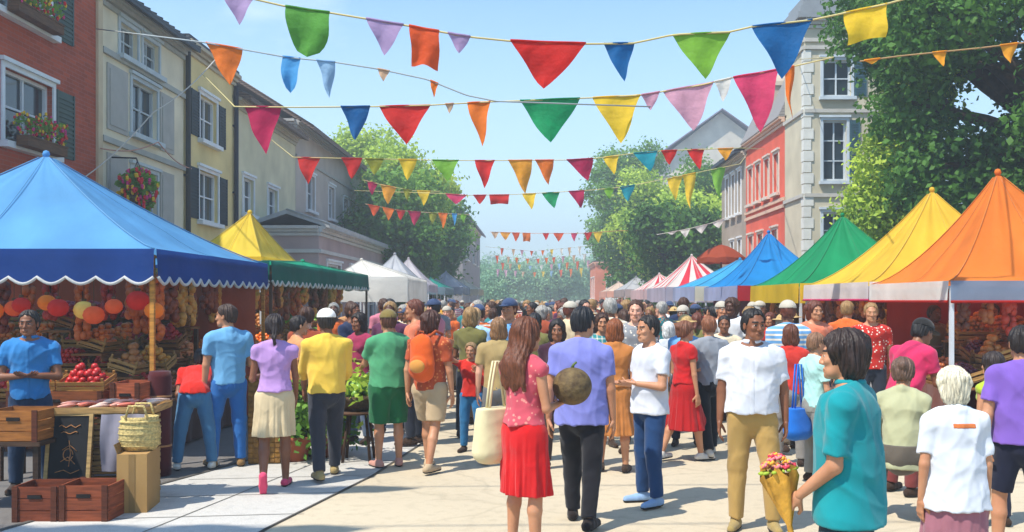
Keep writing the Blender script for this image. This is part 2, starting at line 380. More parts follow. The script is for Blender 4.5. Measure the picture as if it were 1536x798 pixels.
ARMS = {  # upper-arm and forearm directions for the right (+x) side: x outwards, y forward, z up ; palm normal
    'hang': ((.16, .02, -1), (.06, .16, -1), (-1, .1, 0)),
    'hang2': ((.20, -.12, -1), (.05, .12, -1), (-1, .2, 0)),
    'swingf': ((.14, .35, -1), (.02, .60, -1), (-1, .1, 0)),
    'swingb': ((.18, -.42, -1), (.10, -.20, -1), (-1, .1, 0)),
    'hold': ((.18, .10, -1), (-.35, 1, .10), (-.3, 0, 1)),
    'cross': ((.22, .22, -1), (-1, .62, .10), (0, -.3, 1)),
    'fwd': ((.15, .75, -1), (-.15, 1, -.15), (-.6, 0, -.5)),
    'down': ((.12, .45, -1), (-.12, .75, -1), (-.5, -.5, 0)),
    'hip': ((.75, -.28, -1), (-.62, .55, -.62), (-.6, 0, -.6)),
    'up': ((.35, .55, .35), (-.25, .55, .9), (-.3, .8, .2)),
    'phone': ((.20, .35, -1), (-.28, .75, .85), (-.5, -.6, .2)),
}
LEGS = {
    'stand': (((.05, .02, -1), (.02, -.03, -1)), ((.05, .02, -1), (.02, -.03, -1))),
    'relax': (((.06, .02, -1), (.03, -.04, -1)), ((.13, .16, -1), (.05, -.06, -1))),
    'walk': (((.03, .34, -1), (.01, .12, -1)), ((.03, -.22, -1), (.01, -.48, -1))),
    'walk2': (((.03, -.20, -1), (.01, -.42, -1)), ((.03, .32, -1), (.01, .10, -1))),
    'kick': (((.03, .16, -1), (.01, .02, -1)), ((.02, -.14, -1), (.01, -.72, -1))),
    'wide': (((.17, .05, -1), (.10, -.04, -1)), ((.17, .05, -1), (.10, -.04, -1))),
    'bend': (((.12, .22, -1), (.05, -.14, -1)), ((.12, .10, -1), (.05, -.12, -1))),
    'crouch': (((.25, .95, -.25), (.05, -.42, -1)), ((.25, .95, -.15), (.05, -.42, -1))),
}
def skel(p):
    """joints in a person's own frame: +y is forward, z up, feet on z=0, for a 1.75 m figure"""
    J = {}; fem = p.get('fem', False)
    T = rotm(p.get('twist', 0), p.get('lean', .02), p.get('side', 0)); J['T'] = T
    hw = .088
    sw = .165 if fem else .19
    pel = np.zeros(3); J['pel'] = pel
    up = T @ np.array([0, 0, 1.]); J['waist'] = pel+up*.17; J['chest'] = pel+up*.38+T @ np.array([0, .005, 0]); J['neck'] = pel+up*.53+T @ np.array([0, -.015, 0])
    hd = rotm(p.get('hyaw', 0)+p.get('twist', 0), p.get('hpitch', .02)+p.get('lean', .02)*.45, p.get('hroll', 0)); J['Hd'] = hd
    J['head'] = J['neck']+hd @ np.array([0, .03, .155])+(up-np.array([0, 0, 1]))*.03
    arms = p.get('arms', ('hang', 'hang'))
    for s_, sd in ((1, 'R'), (-1, 'L')):
        A = arms[0 if s_ == 1 else 1]; A = ARMS[A] if isinstance(A, str) else A
        mir = np.array([s_, 1, 1.])
        up_, fo, pn = [T @ (unit(v)*mir) for v in A]
        J['sh'+sd] = J['neck']+T @ np.array([s_*sw, -.005, -.082])
        J['el'+sd] = J['sh'+sd]+up_*.285; J['wr'+sd] = J['el'+sd]+fo*.245
        J['fo'+sd] = fo; n_ = pn-fo*(pn @ fo); J['pn'+sd] = unit(n_)
        lg = LEGS[p.get('legs', 'relax')]; lg = lg[0 if (s_ == 1) != p.get('legflip', False) else 1]
        th, shn = [unit(v)*mir for v in lg]
        J['hip'+sd] = pel+np.array([s_*hw, 0, -.02])
        J['kn'+sd] = J['hip'+sd]+th*.415; J['an'+sd] = J['kn'+sd]+shn*.41
    lowest = min(J['anR'][2], J['anL'][2]); off = .085-lowest
    for k in J:
        if k in ('T', 'Hd') or k[:2] in ('fo', 'pn'): continue
        J[k] = J[k]+np.array([0, 0, off])
    return J
def body_sdf(J, p):
    fem = p.get('fem', False); fat = p.get('fat', 1.0); T = J['T']; Y = T[:, 1]; s = SDF()
    a = J['chest']; n_ = J['neck']
    s.cone(J['pel']+[0, 0, -.02], J['waist'], .145*fat if fem else .14*fat, (.115 if fem else .125)*fat, .05, Y, .72)
    s.cone(J['waist'], a, (.115 if fem else .13)*fat, .145 if fem else .155, .05, Y, .68)
    s.cone(J['shL']*.8+J['shR']*.2-T[:, 2]*.01, J['shR']*.8+J['shL']*.2-T[:, 2]*.01, .060, .060, .05)
    for sd in 'RL': s.cone(n_+T[:, 2]*.005, J['sh'+sd], .045, .050, .03)
    s.cone(n_-T[:, 2]*.03, J['head']-J['Hd'][:, 2]*.06-J['Hd'][:, 1]*.012, .062, .050, .03)
    for sd in 'RL':
        s.cone(J['sh'+sd], J['el'+sd], .054 if not fem else .045, .038 if not fem else .032, .03)
        s.cone(J['el'+sd], J['wr'+sd], .040 if not fem else .034, .025 if not fem else .022, .012)
        lk = .88 if p.get('bot', 'trousers') == 'trousers' and p.get('leglen', 2) > 1 else 1
        s.cone(J['hip'+sd], J['kn'+sd], .088*fat**.5*lk, .052*lk, .03*lk)
        an = J['an'+sd]; kn = J['kn'+sd]; cf = kn*.68+an*.32
        s.cone(kn, cf+[0, -.012*lk, 0], .050*lk, .055*lk, .015); s.cone(cf+[0, -.012*lk, 0], an, .052*lk, .034, .015)
        toe = foot_dir(J, sd, p)
        s.cone(an-toe*.03+[0, 0, -.045], an+toe*.13+[0, 0, -.055], .034, .028, .02)
    return s
def foot_dir(J, sd, p):
    sg = 1 if sd == 'R' else -1; v = J['an'+sd]-J['kn'+sd]; lift = J['an'+sd][2] > .12
    d = unit([sg*.22, 1, 0])
    if lift:
        f = unit(v); d = unit(np.array([0, .9, -.1])-f*(f[1]*.9)+np.array([0, 0, -.8]))
    return d
def hand_sdf(J, sd, curl=.5, grip=False):
    s = SDF(); f = J['fo'+sd]; n_ = J['pn'+sd]; l = np.cross(f, n_)*(1 if sd == 'L' else -1); w_ = J['wr'+sd]
    if grip: curl = 1.15
    b0 = w_-f*.02
    s.cone(b0, w_+f*.02, .024, .024, .01, n_, .8)
    for q in (-.022, 0, .022): s.cone(w_+f*.02+l*q*.7, w_+f*.082+l*q, .017, .0135, .012, n_, .85)
    for i, (q, L) in enumerate(((.029, .072), (.010, .080), (-.010, .074), (-.028, .058))):
        c = w_+f*.086+l*q; ang = curl*(.7+.12*i)
        d1 = f*math.cos(ang*.6)+n_*math.sin(ang*.6); d2 = f*math.cos(ang*1.5)+n_*math.sin(ang*1.5); d1 = d1+l*q*1.6
        m = c+d1*L*.5; s.cone(c-f*.01, m, .0095, .0085, .004); s.cone(m, m+d2*L*.5, .0085, .0068, .004)
    t0 = w_+f*.025+l*.024+n_*.006; t1 = t0+(f*.62+l*.62+n_*.42)*.045; t2 = t1+(f*.92+l*.1+n_*.5)*.034
    s.cone(t0, t1, .0145, .011, .008); s.cone(t1, t2, .0105, .0085, .004)
    return s
def head_sdf(J, p):
    s = SDF(); Hd = J['Hd']; c = J['head']; fem = p.get('fem', False)
    def L(x, y, z): return c+Hd @ np.array([x, y, z])
    s.ell(L(0, -.012, .032), (.077, .098, .088), Hd, .02)
    s.ell(L(0, .022, -.035), (.058 if fem else .062, .068, .083), Hd, .03)
    s.cone(L(-.030, .055, -.080), L(.030, .055, -.080), .024, .024, .03)
    s.ell(L(0, .078, -.097), (.022, .017, .017), Hd, .02)
    s.cone(L(-.032, .083, .025), L(.032, .083, .025), .010, .010, .018)
    for q in (-1, 1):
        s.ell(L(q*.038, .070, -.022), (.022, .018, .018), Hd, .02)
        s.ell(L(q*.030, .099, .004), (.016, .010, .009), Hd, .014, sub=True)
        s.ell(L(q*.030, .078, .003), (.0130, .0130, .0110), Hd, .003)
        s.ell(L(q*.079, -.006, -.008), (.009, .020, .030), Hd, .006); s.ell(L(q*.088, .002, -.006), (.006, .010, .016), Hd, .004, sub=True)
    s.cone(L(0, .090, .006), L(0, .108, -.030), .0085, .0115, .010)
    s.cone(L(-.011, .097, -.035), L(.011, .097, -.035), .009, .009, .006)
    s.cone(L(-.019, .089, -.063), L(.019, .089, -.063), .0065, .0065, .006)
    s.cone(L(-.014, .089, -.074), L(.014, .089, -.074), .0075, .0075, .005)
    s.cone(L(0, -.02, -.06), J['neck']-J['T'][:, 2]*.01, .054 if not fem else .047, .058 if not fem else .050, .02)
    return s, L
def head_mi(V, Q, J, eye=2, lip=1, brow=3):
    C = V[Q].mean(1); u = (C-J['head']) @ J['Hd']; mi = np.zeros(len(Q), int)
    lips = ((u[:, 0]/.026)**2+((u[:, 2]+.0685)/.0115)**2 < 1) & (u[:, 1] > .075); mi[lips] = lip
    ax_ = np.abs(u[:, 0])
    br = (np.abs(u[:, 2]-(.030-.12*np.abs(ax_-.03))) < .0052) & (ax_ > .012) & (ax_ < .052) & (u[:, 1] > .06); mi[br] = brow
    ey = (((ax_-.030)/.0135)**2+((u[:, 2]-.003)/.0045)**2 < 1) & (u[:, 1] > .07); mi[ey] = eye
    ir = (((ax_-.030)/.0085)**2+((u[:, 2]-.003)/.0070)**2 < 1) & (u[:, 1] > .07); mi[ir] = brow
    return mi
def hair_sdf(J, p):
    st = p.get('hairstyle', 'short'); Hd = J['Hd']; c = J['head']
    def L(x, y, z): return c+Hd @ np.array([x, y, z])
    s = SDF(); up = Hd[:, 2]; fw = Hd[:, 1]; T = J['T']
    if st == 'none': return None
    e = .010 if st in ('short', 'bald') else .018
    s.ell(L(0, -.018, .036), (.077+e, .100+e, .088+e), Hd, .02)
    if st in ('short', 'bun', 'tail'):
        s.ell(L(0, -.055, -.02), (.068+e*.6, .055+e*.6, .060+e), Hd, .03)
        s.cut(L(0, .050, .056), unit(fw*1-up*.62)); s.ell(L(0, .125, .02), (.064, .075, .058), Hd, .012, sub=True); s.cut(L(0, -.02, -.035), unit(-up*.9+fw*.75)); s.cut(L(0, 0, -.068), -up)
    if st == 'bun': s.ell(L(0, -.115, .055), (.042, .042, .042), Hd, .01)
    if st == 'tail': s.cone(L(0, -.11, .03), L(0, -.15, -.10), .030, .022, .02); s.cone(L(0, -.15, -.10), L(0, -.13, -.20), .022, .008, .02)
    if st in ('bob', 'long', 'curly'):
        s.ell(L(0, -.045, -.045), (.088+e*.4, .070, .095), Hd, .04)
        if st == 'long':
            b = J['neck']-T[:, 2]*.06-T[:, 1]*.10
            s.cone(L(0, -.055, -.05), b, .098, .105, .05, T[:, 1], .6); s.cone(b, b-T[:, 2]*.10+T[:, 0]*.02, .105, .075, .04, T[:, 1], .5)
            for i in range(9):
                x_ = (i-4)*.024; s.cone(b+T[:, 0]*x_-T[:, 1]*.015, b+T[:, 0]*(x_*1.15+.01*math.sin(i*2.3))-T[:, 2]*(.15+.03*math.sin(i*1.7)), .022, .012, .015)
        if st == 'bob': s.cone(L(-.045, -.03, -.08), L(.045, -.03, -.08), .055, .055, .04)
        if st == 'curly':
            rs = np.random.RandomState(p.get('seed', 1))
            for i in range(26):
                v = unit(rs.normal(size=3)); v[2] = abs(v[2])-.25; s.ell(L(v[0]*.085, -.03+v[1]*.09, .04+v[2]*.09), (.030,)*3, Hd, .012)
        s.cone(L(0, .11, .028), L(0, .09, -.14), .058, .062, .012, sub=True)
        s.cut(L(0, .075, .055), unit(fw*1-up*.35))
        s.cut(J['neck']-T[:, 2]*.24, -up) if st == 'long' else None
    if st != 'none':
        fq = 55. if st != 'curly' else 38.
        sd = p.get('seed', 1)
        def f(g, X, Y, Z):
            x = (X-c[0])*Hd[0, 0]+(Y-c[1])*Hd[1, 0]+(Z-c[2])*Hd[2, 0]; y = (X-c[0])*Hd[0, 1]+(Y-c[1])*Hd[1, 1]+(Z-c[2])*Hd[2, 1]
            an = np.arctan2(x, -(y)+.0001)
            return g+(.004*np.sin(an*11+Z*26+sd+1.5*np.sin(Z*17))+.003*np.sin(an*27-Z*31+1.2*np.sin(Z*23))+.0018*np.sin(an*49+Z*40)+.002*np.sin(Z*fq+an*5)).astype(np.float32)
        s.fn(f)
    return s
def top_sdf(J, p):
    kind = p.get('top', 'tee'); T = J['T']; Y = T[:, 1]; s = SDF(); fem = p.get('fem', False); fat = p.get('fat', 1.0); e = .014 if fem else .02
    el = p.get('loose', 1.0)
    hem = p.get('hem', .055 if p.get('bot') == 'skirt' else -.03)                     # relative to pelvis
    up = T[:, 2]
    hb = J['pel']+np.array([0, 0, hem])
    s.cone(J['chest'], J['waist'], (.146+e if fem else .160+e)*el, (.118+e if fem else .138+e)*fat*el, .05, Y, .72)
    s.cone(J['waist'], hb, (.118+e if fem else .138+e)*fat*el, (.163+e*.6)*fat*el, .05, Y, .80)
    s.cone(J['shL']*.84+J['shR']*.16-up*.015, J['shR']*.84+J['shL']*.16-up*.015, .062+e*.4, .062+e*.4, .05)
    s.cone(J['shL']*.7+J['shR']*.3-up*.09, J['shR']*.7+J['shL']*.3-up*.09, .086+e*.4, .086+e*.4, .05, Y, .95)
    for sd in 'RL': s.cone(J['neck']+up*.002, J['sh'+sd], .050+e*.3, .056+e*.3, .03)
    if fem:
        for q in (-1, 1): s.ell(J['chest']+T @ np.array([q*.062, .085, -.02]), (.058, .045, .058), T, .03)
    s.ell(J['neck']+T @ np.array([0, 0, -.005]), (.064, .068, .032), T, .02)
    s.cut(hb, (0, 0, -1)); s.lo[2] = max(s.lo[2], hb[2]-.02)
    sl = p.get('sleeve', .62)
    if sl > 0:
        for sd in 'RL':
            a, b = J['sh'+sd], J['el'+sd]; c_ = J['wr'+sd]; q = SDF()
            w0, w1 = (.053, .048) if fem else (.059, .058)
            if sl <= 1: q.cone(a, b, w0, w1, .03); q.cut(a+(b-a)*sl, unit(b-a))
            else:
                q.cone(a, b, w0, w1-.004, .03); q.cone(b, b+(c_-b)*(sl-1), w1-.006, .040, .015); f_ = SDF()
                q.cone(c_, c_, .001, .001, .001)
                pc = b+(c_-b)*(sl-1); n2 = unit(c_-b)
                q.fn(lambda g, X, Y_, Z, pc=pc, n2=n2: np.maximum(g, np.where((X-pc[0])**2+(Y_-pc[1])**2+(Z-pc[2])**2 < .01, (X-pc[0])*n2[0]+(Y_-pc[1])*n2[1]+(Z-pc[2])*n2[2], -9)).astype(np.float32))
            s.sub(q, .03)
    s.fn(folds(p.get('seed', 1), .0105*p.get('fold', 1)))
    s.cut(J['neck']+T @ np.array([0, .0, .020]), unit(T @ np.array([0, .45, 1])))
    return s
def legs_sdf(J, p):
    """trousers or shorts"""
    s = SDF(); fat = p.get('fat', 1.0); fem = p.get('fem', False); ln = p.get('leglen', 2.0); e = p.get('legw', 0)
    wz = J['pel']+[0, 0, .075]
    s.cone(J['pel']+[0, 0, -.03], wz, .152*fat, .142*fat, .03, (0, 1, 0), .76)
    s.cone(J['pel']+[0, -.03, -.05], J['pel']+[0, -.02, -.02], .115*fat, .115*fat, .04)
    for sd in 'RL':
        h_, k_, a_ = J['hip'+sd], J['kn'+sd], J['an'+sd]; q = SDF()
        q.cone(h_+[0, 0, -.02], k_, .101*fat**.5+e, .075+e, .018)
        if ln > 1:
            q.cone(k_, k_+(a_-k_)*(ln-1)*.98, .074+e, .057+e, .012)
            if (k_-h_) @ (a_-k_) > .06: q.cut(k_+(a_-k_)*(ln-1)*.98, unit(a_-k_))
        else: q.cut(h_+(k_-h_)*ln, unit(k_-h_))
        s.sub(q, .02)
    s.fn(folds(p.get('seed', 1)+5, .0065, 9, 8))
    s.cut(wz+[0, 0, -.005], (0, 0, 1)); return s
def skirt_sdf(J, p):
    s = SDF(); fat = p.get('fat', 1.0); ln = p.get('skirtlen', .55); fl = p.get('flare', .10); pe = J['pel']; seed = p.get('seed', 1)
    top = pe+[0, 0, .10]; mk = (J['knR']+J['knL'])/2
    drift = np.array([0, (mk[1]-pe[1])*.6, 0])
    b = pe+drift+[0, 0, -ln]
    s.cone(top, pe+[0, 0, -.06], .143*fat, .168*fat, .03, (0, 1, 0), .74)
    s.cone(pe+[0, 0, -.06], b, .165*fat, .165*fat+fl, .03, (0, 1, 0), .80)
    for sd in 'RL':
        k_ = J['kn'+sd]
        if k_[2] > b[2]-.05: s.cone(J['hip'+sd], k_, .10, .09, .05)
    def f(g, X, Y, Z):
        an = np.arctan2(X-pe[0], Y-pe[1]-.01); dn = np.clip((pe[2]+.02-Z)/max(ln, .1), 0, 1)
        return g-(dn*(.012*np.sin(an*9+seed+2*dn)+.007*np.sin(an*17-seed)+.004*np.sin(an*31+Z*5))).astype(np.float32)
    s.fn(f); s.fn(folds(seed+2, .004)); s.cut(b, (0, 0, -1)); s.cut(top+[0, 0, -.005], (0, 0, 1)); return s
def shoe_sdf(J, p, sd):
    s = SDF(); an = J['an'+sd]; d = foot_dir(J, sd, p); st = p.get('shoe', 'shoe'); dn = np.array([0, 0, -1.])
    if an[2] > .12: dn = unit(np.cross(d, [1, 0, 0])); dn = dn if dn @ (an-J['kn'+sd]) > 0 else -dn
    s.cone(an-d*.045+dn*.045, an+d*.06+dn*.052, .040, .038, .02); s.cone(an+d*.06+dn*.052, an+d*.165+dn*.058, .040, .032, .02)
    if st != 'low': s.cone(an+dn*.05, an+dn*.015, .042, .043, .02)
    s.cut(an+dn*.083, dn); return s
def place(V, p):
    sc = p.get('h', 1.75)/1.75
    return V*sc
def nh(V, Q): return V, Q
def make_person(p, loc, rz, label, group=None, lod=0, cat='person', parts=True):
    """lod 0 near, 1 mid, 2 far ; returns root"""
    J = skel(p); seed = p.get('seed', 1)
    vb = (.0095, .014, .022)[lod]; vh = (.0042, .0075, .014)[lod]; vf = (.0042, .007, 0)[lod]; vc = (.0085, .013, .020)[lod]
    root = empty('person', loc, rz); tag(root, label, cat, group); p['J'] = J
    sk = skinm(p.get('skin', 'tan')); hm = hairm(p.get('hair', '241a14')); lipm = mat('lips_'+p.get('skin', 'tan'), SKIN[p.get('skin', 'tan')][1] if p.get('skin') != 'fair' else 'b0605a', .5, .05); eym = mat('eye_white', 'b8b0a6', .3, .02)
    bs = body_sdf(J, p)
    for sd in 'RL':                                  # hands are finer blocks of the same mesh
        if vf: bs.cut if False else None
    Vs = []; Qs = []; Ms = []; n = 0
    def addm(V, Q, mi=None):
        nonlocal n
        Vs.append(V); Qs.append(Q+n); Ms.append(np.zeros(len(Q), int) if mi is None else mi); n += len(V)
    addm(*bs.mesh(vb))
    hs, L = head_sdf(J, p); V, Q = hs.mesh(vh); addm(V, Q, head_mi(V, Q, J) if lod < 2 else None)
    gr = p.get('grip', ())
    for sd in 'RL':
        if vf: V, Q = hand_sdf(J, sd, p.get('curl', .55), sd in gr).mesh(vf); addm(V, Q)
        else:
            s = SDF(); s.cone(J['wr'+sd], J['wr'+sd]+J['fo'+sd]*.13, .03, .024, .01, J['pn'+sd], .6); addm(*s.mesh(.014))
    V = place(np.concatenate(Vs), p); Q = np.concatenate(Qs)
    link('body', np_mesh('body', V, Q, np.concatenate(Ms)), [sk, lipm, eym, hm], root)
    def part(name, s, h, m):
        V, Q = s.mesh(h)
        if len(Q) == 0: return None
        return link(name, np_mesh(name, place(V, p), Q), m, root)
    hr = hair_sdf(J, p)
    if hr is not None and not p.get('bald'): part('hair', hr, (.0055, .009, .016)[lod], hm)
    tc = p.get('topc', 'b0b0b0')
    if p.get('sleeve', .62) > -1: part(p.get('topname', 'shirt'), top_sdf(J, p), vc, cloth(tc, pat=p.get('pat'), c2=p.get('pc')))
    bt = p.get('bot', 'trousers')
    if bt in ('trousers', 'shorts'):
        if bt == 'shorts' and 'leglen' not in p: p['leglen'] = .9
        part(bt, legs_sdf(J, p), vc, cloth(p.get('botc', '303848')))
    else: part('skirt', skirt_sdf(J, p), vc, cloth(p.get('botc', '303848')))
    if lod < 2 or True:
        for sd in 'RL':
            so = part('shoe', shoe_sdf(J, p, sd), (.007, .012, .02)[lod], cloth(p.get('shoec', '3a2a20')))
            if lod == 0 and J['an'+sd][2] < .12 and so is not None:
                s = shoe_sdf(J, p, sd); s.fn(lambda g, X, Y, Z: g-.004); s.cut((0, 0, J['an'+sd][2]-.066), (0, 0, 1)); V, Q = s.mesh(.006); link('sole', np_mesh('sole', place(V, p), Q), mat('sole_'+p.get('solec', '2a2622'), p.get('solec', '2a2622'), .8), so)
    if lod == 0 and bt == 'trousers' and p.get('legs') != 'crouch':
        for sx in (-1, 1):
            s = legs_sdf(J, p); s.fn(lambda g, X, Y, Z: g-.0035); c_ = J['pel']+[sx*.075, 0, -.035]
            s.cut(c_+[.048, 0, 0], (1, 0, 0)); s.cut(c_-[.048, 0, 0], (-1, 0, 0)); s.cut(c_+[0, 0, .055], (0, 0, 1)); s.cut(c_-[0, 0, .06], (0, 0, -1)); s.cut(c_-[0, .02, 0], (0, 1, 0)); s.lo = np.maximum(s.lo, c_-[.07, .3, .09]); s.hi = np.minimum(s.hi, c_+[.07, .0, .08])
            part('pocket', s, .0065, cloth(p.get('botc', '303848')))
    if lod == 0 and p.get('collar'):
        T = J['T']; X_ = T[:, 0]; c_ = J['chest']; s = top_sdf(J, dict(p, sleeve=0)); s.fn(lambda g, X, Y, Z: g-.0035)
        s.cut(c_+X_*.017, X_); s.cut(c_-X_*.017, -X_); s.cut(c_+T[:, 1]*.02, -T[:, 1]); part('placket', s, .006, cloth(p['topc']))

    sc = p.get('h', 1.75)/1.75
    if p.get('belt'):
        s = SDF(); z = J['pel'][2]+p.get('beltz', .062); s.cone(J['pel']+[0, 0, .02], J['pel']+[0, 0, .10], .158*p.get('fat', 1), .150*p.get('fat', 1), .01, (0, 1, 0), .77)
        s.cut((0, 0, z+.018), (0, 0, 1)); s.cut((0, 0, z-.018), (0, 0, -1)); part('belt', s, vc*.9, mat('leather_'+p['belt'], p['belt'], .5))
    if p.get('collar'):
        s = SDF(); T = J['T']; a = J['neck']+T @ np.array([0, .0, .026])
        s.ell(a, (.074, .078, .030), T, .01); s.ell(a+T @ np.array([0, .004, .02]), (.052, .056, .05), T, .004, sub=True); s.cone(a+T @ np.array([0, .04, .02]), a+T @ np.array([0, .09, -.04]), .018, .03, .004, sub=True)
        part('collar', s, .0055, cloth(p['collar']))
    if p.get('capc'):
        c = J['head']; Hd = J['Hd']
        s = SDF(); s.ell(c+Hd @ np.array([0, -.015, .045]), (.098, .118, .098), Hd, .01); s.cut(c+Hd @ np.array([0, 0, .045]), -Hd[:, 2])
        if p.get('brim', True): s.ell(c+Hd @ np.array([0, .12, .050]), (.075, .085, .010), Hd, .008)
        part('cap', s, (.0055, .009, .014)[lod], cloth(p['capc']))
    if p.get('hatc'):
        c = J['head']; Hd = J['Hd']
        s = SDF(); s.ell(c+Hd @ np.array([0, -.012, .065]), (.095, .115, .085), Hd, .01); s.cut(c+Hd @ np.array([0, 0, .052]), -Hd[:, 2]); s.ell(c+Hd @ np.array([0, -.01, .055]), (.165, .185, .012), Hd, .012)
        part('hat', s, (.0055, .009, .014)[lod], mat('straw_'+p['hatc'], p['hatc'], .9, .2, 60, .5, 90))
    return root
def jw(root, p, key, off=(0, 0, 0)):
    """world position of a joint"""
    v = Vector(p['J'][key]*(p.get('h', 1.75)/1.75))
    return Matrix.Translation(root.location) @ Matrix.Rotation(root.rotation_euler.z, 4, 'Z') @ v
# ---------------------------------------------------------------- ground, road, pavement
def sheet(name, poly, z, m, kind='structure'):
    o = MB().add([(x, y, z) for x, y in poly], [tuple(range(len(poly)))]).build(name, m); tag(o, kind=kind); return o
asph = mat('ground_dust', '8f887c', .9, .15, .35, .3, 60)
sheet('ground', [(-900, -300), (900, -300), (900, 1500), (-900, 1500)], 0, asph)
road_m = mat('road_sand', 'c0b298', .92, kind='road')
sheet('road', [(-2.55, 3), (-2.05, 7.2), (-1.60, 9.4), (-1.3, 12), (-3.4, 24), (-5.5, 60), (-6, 320), (6.5, 320), (6.5, 60), (5.2, 26), (5.0, 3)], .008, road_m)
pave = mat('pavement_slab', 'bcb8b0', .9, kind='road')
sheet('pavement', [(-5.2, 3), (-4.4, 6.0), (-3.74, 8.45), (-3.1, 10.4), (-3.0, 12), (-3.4, 24), (-1.33, 12), (-1.63, 9.4), (-2.08, 7.2), (-2.58, 3)], .012, pave)
jt = mat('joint_grey', '6b675f', .95, .1)
j = MB()
def strip(mb, a, b, wd, z):
    a = Vector(a); b = Vector(b); d = (b-a).normalized(); n_ = Vector((-d.y, d.x))*wd/2
    mb.add([(*(a+n_), z), (*(a-n_), z), (*(b-n_), z), (*(b+n_), z)], [(0, 1, 2, 3)])
for i in range(14):
    y = 4.2+i*.85; xa = -4.9+(y-4)*.285 if y < 10 else -3.05; xb = -2.42+(y-4)*.145 if y < 9.4 else -1.6+(y-9.4)*.1
    strip(j, (xa, y-.12), (xb, y+.12), .012, .016)
strip(j, (-3.55, 4.2), (-2.35, 10.2), .012, .016)
tag(j.build('pavement_joints', jt), kind='structure')
k = MB(); strip(k, (-2.565, 3), (-2.065, 7.2), .022, .020); strip(k, (-2.065, 7.2), (-1.615, 9.4), .022, .020); strip(k, (-1.615, 9.4), (-1.315, 12), .022, .020)
strip(k, (-5.2, 3), (-3.74, 8.45), .05, .020); strip(k, (-3.74, 8.45), (-3.1, 10.4), .05, .020)
tag(k.build('pavement_edge', mat('edge_dark', '5a5650', .9, .1)), kind='structure')
sheet('stall_apron', [(-9, 3), (-5.25, 3), (-3.77, 8.45), (-3.13, 10.4), (-3.03, 14), (-4.0, 24), (-9, 24)], .006, mat('apron_asphalt', '6c6864', .9, kind='road'))
rp = MB().box((9, 18, .06), (7.4, 40, .12)); tag(rp.build('right_pavement', mat('pavement_right', 'a79f92', .9, kind='road')), kind='structure')
# distant wooded rise closing the street
hv = []; hf = []
NX, NY = 60, 16
for jn in range(NY):
    for i in range(NX):
        x = -260+i*520/(NX-1); y = 190+jn*22; t = jn/(NY-1)
        z = 8*math.sin(t*math.pi*.62)*(1+.35*math.sin(x*.021+1)+.18*math.sin(x*.07))*min(1, t*3)-.5
        z += abs(x)*.035*t; hv.append((x, y, z))
for jn in range(NY-1):
    for i in range(NX-1): a = jn*NX+i; hf.append((a, a+1, a+NX+1, a+NX))
hb = MB(); hb.add(hv, hf, 0, True); tag(hb.build('hills', mat('hill_green', '4c6a3c', .95, .3, .05)), kind='structure')

# ---------------------------------------------------------------- trees
def leafm(c, c2, n):
    key = 'leaf_'+n
    if key in MATS: return MATS[key]
    m = mat(key, c, .6, .1, .55, col2=c2, trans=.35, spec=.25); return m
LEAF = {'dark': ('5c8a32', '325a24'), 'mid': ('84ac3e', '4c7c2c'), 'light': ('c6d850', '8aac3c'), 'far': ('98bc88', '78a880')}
def leaf_mesh(name, centres, radii, n, size, seed):
    rs = np.random.RandomState(seed); C = np.array(centres); Rr = np.array(radii); pr = Rr.prod(1)**.66; pr /= pr.sum()
    k = rs.choice(len(C), n//14, p=pr); v = rs.normal(size=(len(k), 3)); v /= np.linalg.norm(v, axis=1)[:, None]
    rad = rs.uniform(.55, 1.03, len(k))**.6
    cc = C[k]+v*Rr[k]*rad[:, None]
    csz = rs.uniform(.5, 1.3, len(k))*size*2.4
    c = np.repeat(cc, 14, 0)+rs.normal(size=(len(k)*14, 3))*np.repeat(csz, 14)[:, None]*.55
    N_ = len(c); nrm = rs.normal(size=(N_, 3))+np.repeat(v, 14, 0)*.9+np.array([0, 0, .6]); nrm /= np.linalg.norm(nrm, axis=1)[:, None]
    a = np.cross(nrm, rs.normal(size=(N_, 3))); a /= np.linalg.norm(a, axis=1)[:, None]; b = np.cross(nrm, a)
    s_ = size*rs.uniform(.6, 1.3, N_)[:, None]
    V = np.stack([c-a*s_*.5, c+b*s_*.32+nrm*s_*.06, c+a*s_*.5, c-b*s_*.32+nrm*s_*.06], 1).reshape(-1, 3)
    Q = np.arange(N_*4).reshape(-1, 4); me = bpy.data.meshes.new(name)
    me.vertices.add(N_*4); me.vertices.foreach_set('co', V.astype(np.float32).ravel()); me.loops.add(N_*4); me.loops.foreach_set('vertex_index', Q.astype(np.int32).ravel())
    me.polygons.add(N_); me.polygons.foreach_set('loop_start', np.arange(0, N_*4, 4, dtype=np.int32)); me.polygons.foreach_set('loop_total', np.full(N_, 4, np.int32)); me.update(calc_edges=True)
    return me, cc
